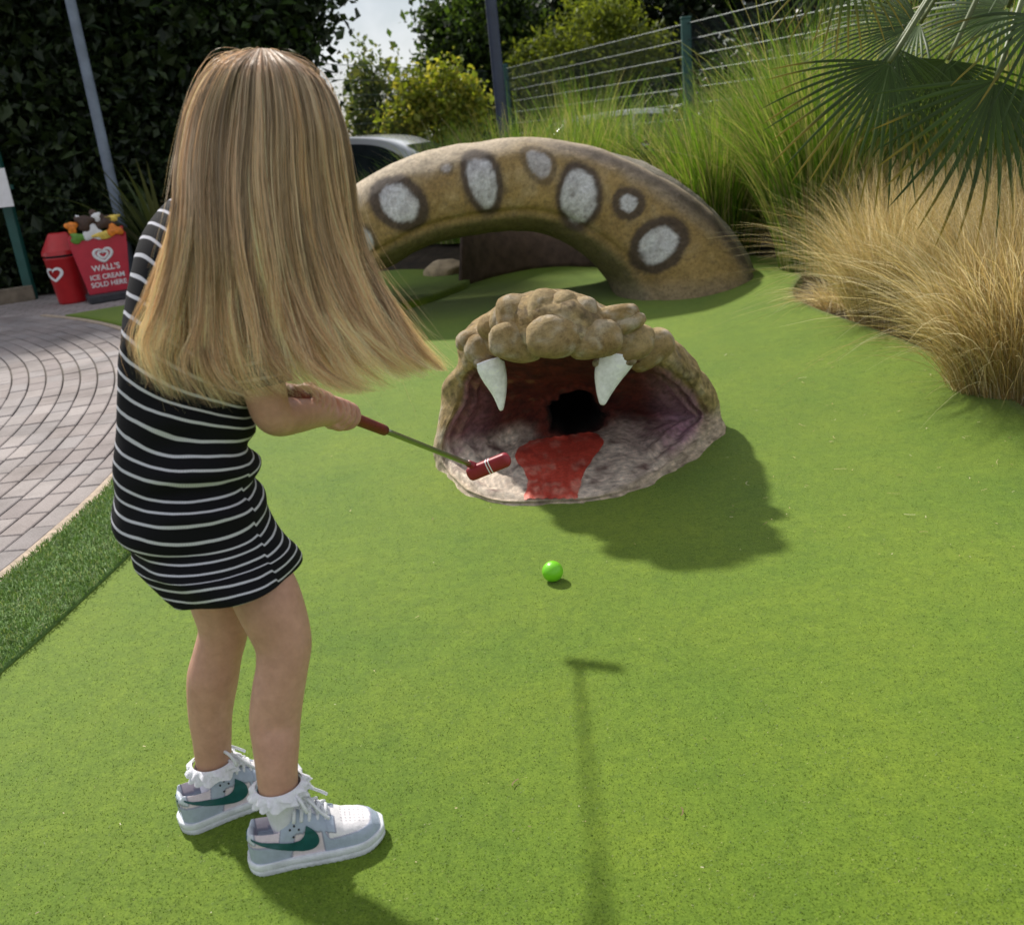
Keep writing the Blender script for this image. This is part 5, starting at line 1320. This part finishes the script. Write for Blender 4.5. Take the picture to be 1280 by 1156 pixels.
    P = np.stack([aa_ * s, Y, CAMH + fz * s], -1)
    Tn = np.gradient(P, axis=1); Tn /= np.linalg.norm(Tn, axis=2)[..., None] + 1e-9
    r = rg.normal(0, 1, (n, 1, 3)) + np.array([1.2, 0, 0]); sd = r - Tn * (r * Tn).sum(2)[..., None]; sd /= np.linalg.norm(sd, axis=2)[..., None]
    Wd = width * rg.uniform(.7, 1.3, n)[:, None] * np.clip(1.06 - u[None] ** 2.2, .10, 1) * .5 * np.ones_like(T)
    V, F = ribbons(P, Wd, sd)
    root = np.array([.64, .50, .38]); midc = np.array([.68, .505, .325]); tip = np.array([.95, .665, .385])
    tq = T[..., None]; c = root + (midc - root) * np.clip(tq / .4, 0, 1) + (tip - midc) * sstep(.4, .95, tq)
    tone = 1 + (.34 if lock else .2) * ctone[ci][:, None, None] + .30 * rg.normal(0, 1, (n, 1, 1))
    tone = tone * np.where(rg.random((n, 1, 1)) < .18, .55, 1.0); c = np.clip(c * np.clip(tone, .35, 1.7), .01, .9)
    C = np.repeat(c.reshape(-1, 3), 2, 0)
    return V, F, C
hs_ = [hair_strands(9500, 5, width=.00095), hair_strands(9000, 15, width=.00085, lock=True), hair_strands(1900, 6, .45, width=.0007), hair_strands(420, 8, 1.5, width=.0006)]
V, F = merge([(a_, b_) for a_, b_, c_ in hs_]); part('hair', V, F, M['hair'], girl, np.concatenate([c_ for a_, b_, c_ in hs_]))

# ---- socks and shoes
M['sock'] = plain('white_knit_sock', (.72, .72, .80), .9, .08, 60, bmp=.5, bs=500)
M['frill'] = plain('white_lace_frill', (.80, .80, .86), .85, .08, 200, bmp=.5, bs=700)
M['sole'] = plain('white_rubber_sole', (.62, .65, .69), .6, .22, 40, bmp=.25, bs=300)
M['leather'] = plain('panelled_leather', (.5, .5, .5), .5, .07, 120, attr=True, bmp=.18, bs=400)
M['swoosh'] = plain('dark_teal_leather', (.006, .085, .085), .45, .15, 80)
M['lace'] = plain('white_lace', (.74, .75, .80), .85, .1, 300, bmp=.4, bs=900)
def shoe(heel, ang, ank, L=.216):
    hw = lambda t: (.0345 + .0070 * sstep(.3, .75, t)) * np.sqrt(np.clip(1 - np.clip((t - .74) / .27, 0, 1) ** 2.4, 0, 1)) * np.sqrt(np.clip(1 - np.clip((.13 - t) / .135, 0, 1) ** 2.2, 0, 1))
    hh = lambda t: np.interp(t, [0, .05, .14, .24, .33, .40, .50, .62, .72, .84, .93, .98, 1.0], [.058, .083, .079, .076, .090, .104, .092, .073, .060, .053, .046, .036, .024])
    c, s = math.cos(ang), math.sin(ang); h0 = np.array([heel[0], heel[1], .0])
    W = lambda Q: np.stack([h0[0] + Q[..., 0] * c - Q[..., 1] * s, h0[1] + Q[..., 0] * s + Q[..., 1] * c, Q[..., 2]], -1)
    nT, nA = 170, 110; t = np.linspace(.012, .985, nT); a = np.linspace(0, math.pi, nA)
    X = t[:, None] * L * np.ones(nA); w = hw(t)[:, None] * .955; z0 = .020; H_ = hh(t)[:, None] - z0
    ca_, sa_ = np.cos(a)[None], np.sin(a)[None]
    pw = .62
    Yl = np.sign(ca_) * np.abs(ca_) ** .72 * w * (1 - .12 * np.clip(sa_, 0, 1) ** 2 * sstep(.3, .42, t)[:, None] * (t[:, None] < .6)); Z = z0 + H_ * sa_ ** pw
    op = sstep(.02, .08, t)[:, None] * (1 - sstep(.31, .37, t))[:, None] * sstep(.80, .95, sa_ * np.ones_like(X)); Z = Z - op * .03
    zz = (Z - z0) / .075; tt = t[:, None] * np.ones(nA)
    grey = np.array([.36, .42, .52]); pink = np.array([.66, .58, .62]); wh = np.array([.74, .72, .74]); line = np.array([.24, .25, .34])
    C = np.broadcast_to(pink, X.shape + (3,)).copy(); lift = np.zeros_like(X)
    def lay(mask, colr, h=.0009):
        C[mask] = colr; lift[mask] = h
    lay(tt > .60, wh, 0)                                                                           # toe box
    tg = (tt > .56) & (zz < .33 + .25 * sstep(.62, .56, tt) + .10 * sstep(.9, 1, tt)); lay(tg, grey)   # toe guard
    ey = (tt > .27) & (tt < .70) & (zz > .60 - .9 * np.clip(tt - .48, 0, 1) - .55 * sstep(.36, .27, tt)) & (sa_ * np.ones_like(X) < .985); lay(ey & (tt < .66), grey)
    st = (np.abs(tt - .30 - .10 * (zz - .5)) < .055) & (zz < .98); lay(st, grey)
    lay((tt < .27) & (zz < .46 - .2 * tt), grey)                                                  # heel counter
    lay((tt < .075) & (zz > .52), np.array([.55, .60, .68]))                                      # heel tab
    ed = np.zeros_like(X); ed[1:-1, 1:-1] = (np.abs(C[2:, 1:-1] - C[:-2, 1:-1]).sum(-1) + np.abs(C[1:-1, 2:] - C[1:-1, :-2]).sum(-1)) > .02
    C = C + (line - C) * (ed * .8)[..., None]
    hole = ((((tt * L) * 140) % 1 - .5) ** 2 + ((Yl * 140) % 1 - .5) ** 2 < .06) & (tt > .70) & (tt < .88) & (np.abs(Yl) < .018) & (zz > .35); C[hole] = (.42, .40, .44)
    Q = np.stack([X, Yl, Z], -1); gu = np.gradient(Q, axis=0); gv = np.gradient(Q, axis=1); nn_ = np.cross(gu, gv); nn_ /= np.linalg.norm(nn_, axis=2)[..., None] + 1e-9
    if nn_[nT // 2, nA // 2, 2] < 0: nn_ = -nn_
    Q = Q + nn_ * lift[..., None]; Q = Q + nn_ * (.0012 * fbm(Q, 45, 3, 2))[..., None]
    sh = part('shoe', W(Q).reshape(-1, 3), [grid_faces(nT, nA), tuple(range(nA)), tuple(range((nT - 1) * nA, nT * nA))[::-1]], M['leather'], girl, C.reshape(-1, 3))
    bv_ = BVHTree.FromPolygons([Vector(q) for q in Q.reshape(-1, 3)], grid_faces(nT, nA).tolist())
    def sub(name, V, F, mat, smooth=True): return link(name, make_mesh(name, bake(W(np.asarray(V)), girl), F, None, smooth), mat, sh)
    # sole: stacked outline with a groove and stitched foxing, slight toe spring
    n = 120; th_ = np.linspace(0, 2 * math.pi, n, endpoint=False); tx = .5 - .5 * np.cos(th_)
    out = np.stack([tx * L * 1.0, np.where(th_ < math.pi, 1, -1) * hw(np.clip(tx, 0, 1)), np.zeros(n)], -1)
    V = []
    for z, e in ((.0, .0015), (.003, .0035), (.011, .0045), (.012, .0030), (.014, .0045), (.0225, .0045), (.0245, .0025), (.0245, -.006)):
        cxy = np.array([L * .5, 0, 0]); d = out - cxy; ln = np.linalg.norm(d[:, :2], axis=1)[:, None] + 1e-9; q = cxy + d * (1 + e / ln); q[:, 2] = z + .006 * sstep(.80, 1.0, tx) ** 1.5 * (1 if z < .012 else .8)
        if z < .004: q[:, :2] -= (d / ln)[:, :2] * (.0016 * (np.arange(n) % 2))[:, None]
        V.append(q)
    V = np.concatenate(V); sub('sole', V, [grid_faces(8, n, True), tuple(range(n))[::-1], tuple(range(7 * n, 8 * n))], M['sole'])
    # side flash
    U_ = catmull([(.045, .071), (.14, .062), (.28, .055), (.37, .053), (.425, .060), (.452, .075)], 40); Lw = catmull([(.045, .068), (.14, .055), (.27, .043), (.39, .034), (.475, .034), (.525, .043), (.53, .056), (.505, .067), (.456, .077)], 40)
    for sd_ in (-1, 1):
        V = []
        for i in range(40):
            for k in np.linspace(0, 1, 9):
                p = U_[i] * (1 - k) + Lw[i] * k
                h_, n_, *_ = bv_.ray_cast(Vector((p[0] * L, sd_ * .12, p[1])), Vector((0, -sd_, 0)))
                y = h_.y if h_ is not None else sd_ * float(hw(p[0])) * .8
                V.append((p[0] * L, y + sd_ * .0017, p[1]))
        sub('side_flash', V, grid_faces(40, 9), M['swoosh'])
    # tongue, laces, eyelets
    k = np.linspace(0, 1, 14); V = []
    for q in k:
        x = L * (.335 + .30 * q); z = float(hh(x / L)) + .004 * (1 - q) + .016 * (1 - q) ** 3
        for y in np.linspace(-1, 1, 9): V.append((x - .012 * (1 - q) ** 2, y * (.022 - .006 * q), z + .003 - .006 * y * y))
    sub('tongue', V, grid_faces(14, 9), M['sock'])
    for j, x in enumerate(np.linspace(.385, .60, 5) * L):
        z = float(hh(x / L)); yw = .023 - .0012 * j
        P = catmull([(x - .003, -yw - .004, z - .017), (x, -yw, z - .004), (x + .003, 0, z + .0065), (x, yw, z - .004), (x - .003, yw + .004, z - .017)], 18); V, F = tube(P, .0031, 8); sub('lace', V, F, M['lace'])
        if j < 4:
            for s2 in (-1, 1):
                P = catmull([(x, -s2 * yw, z - .002), (x + .006, 0, z + .006), (x + .013, s2 * yw * .95, z - .006)], 12); V, F = tube(P, .0026, 7); sub('lace', V, F, M['lace'])
    x = .40 * L; z = float(hh(.40)) + .008
    for s2 in (-1, 1):
        P = catmull([(x, 0, z), (x + .002, s2 * .016, z + .020), (x + .012, s2 * .036, z + .016), (x + .018, s2 * .040, z - .004), (x + .012, s2 * .022, z - .004), (x, 0, z)], 30); V, F = tube(P, .0028, 8); sub('lace_loop', V, F, M['lace'])
        P = catmull([(x, 0, z), (x + .018, s2 * .014, z + .004), (x + .038, s2 * .028, z - .018), (x + .050, s2 * .032, z - .032)], 20); V, F = tube(P, .0026, 8); sub('lace_end', V, F, M['lace'])
    for s2 in (-1, 1):
        for j, (tx_, zz_) in enumerate(((.335, .074), (.37, .079), (.352, .062), (.40, .073))):
            h_, n_, *_ = bv_.ray_cast(Vector((tx_ * L, s2 * .12, zz_)), Vector((0, -s2, 0)))
            if h_ is not None:
                V, F = tube([(h_.x, h_.y - s2 * .001, h_.z), (h_.x, h_.y + s2 * .0016, h_.z)], .0017, 8); sub('eyelet', V, F, M['dark'])
    # heel lettering
    tm = text_mesh('NIKE', .012, .0006); tv_ = np.array([v.co for v in tm.vertices])
    tv2 = np.stack([np.full(len(tv_), .012) - tv_[:, 2], -tv_[:, 0] * .8, .062 + tv_[:, 1]], -1); tf = [tuple(p.vertices) for p in tm.polygons]
    # wrap round the heel
    for i in range(len(tv2)):
        h_, n_, *_ = bv_.ray_cast(Vector((-.05, tv2[i][1], tv2[i][2])), Vector((1, 0, 0)))
        if h_ is not None and h_.x < .02: tv2[i][0] = h_.x - .0012 - .0005 * (tv_[i][2] > 0)
    sub('heel_lettering', tv2, tf, M['swoosh'], False)
    # sock with frill
    cx2, cy2 = ank[0], ank[1]; rs = ank[2]; top = ank[3]
    q = np.linspace(0, 1, 26); base = W(np.array([.066, 0, .055])); P = catmull([base + [0, 0, -.02], base + [0, 0, .01], [cx2, cy2, top - .018], [cx2 + ank[4], cy2, top]], 26)
    V, F = tube(P, np.interp(q, [0, .3, .5, .7, 1], [.018, .023, .028, rs * 1.05, rs * 1.07]), 36, False); V += (.0010 * np.sin(np.arange(len(V)) % 36 * 2.6))[:, None] * 0
    so_ = part('sock', V, F, M['sock'], girl)
    m_ = 220; aa_ = np.linspace(0, 2 * math.pi, m_, endpoint=False)
    for tier, (zo, fl, dpn, ph_) in enumerate(((.003, .0125, .015, 0), (.008, .010, .009, 1.7))):
        V = []
        for k, qq in enumerate(np.linspace(0, 1, 9)):
            ru = rs * 1.06 + .002 + fl * qq ** .8 * (1 + .10 * np.sin(aa_ * 3 + ph_)) + .0042 * qq * np.sin(aa_ * 12 + ph_ + 1.6 * np.sin(aa_ * 3)) + .0006 * qq * np.sin(aa_ * 29)
            z = top + zo - dpn * qq ** 1.3 + .0022 * qq * np.cos(aa_ * 12 + ph_ + 1.6 * np.sin(aa_ * 3))
            V.append(np.stack([cx2 + ank[4] + ru * np.cos(aa_), cy2 + ru * np.sin(aa_), z], -1))
        link('frill', make_mesh('frill', bake(np.concatenate(V), girl), [grid_faces(9, m_, True)]), M['frill'], so_)
hz_ = gnd(316, 1082); tz_ = gnd(478, 1042)
ank_r = at(349, 982, 1.309); ank_l = at(267, 953, 1.44)
shoe(hz_, math.atan2(tz_[1] - hz_[1], tz_[0] - hz_[0]), (ank_r[0], ank_r[1], 25.5 / ppm(350, 1003, 1.303), ank_r[2], 0))
hz_ = gnd(229, 1036); shoe(hz_, math.radians(30), (ank_l[0], ank_l[1], 22.5 / ppm(268, 962, 1.44), ank_l[2], 0))
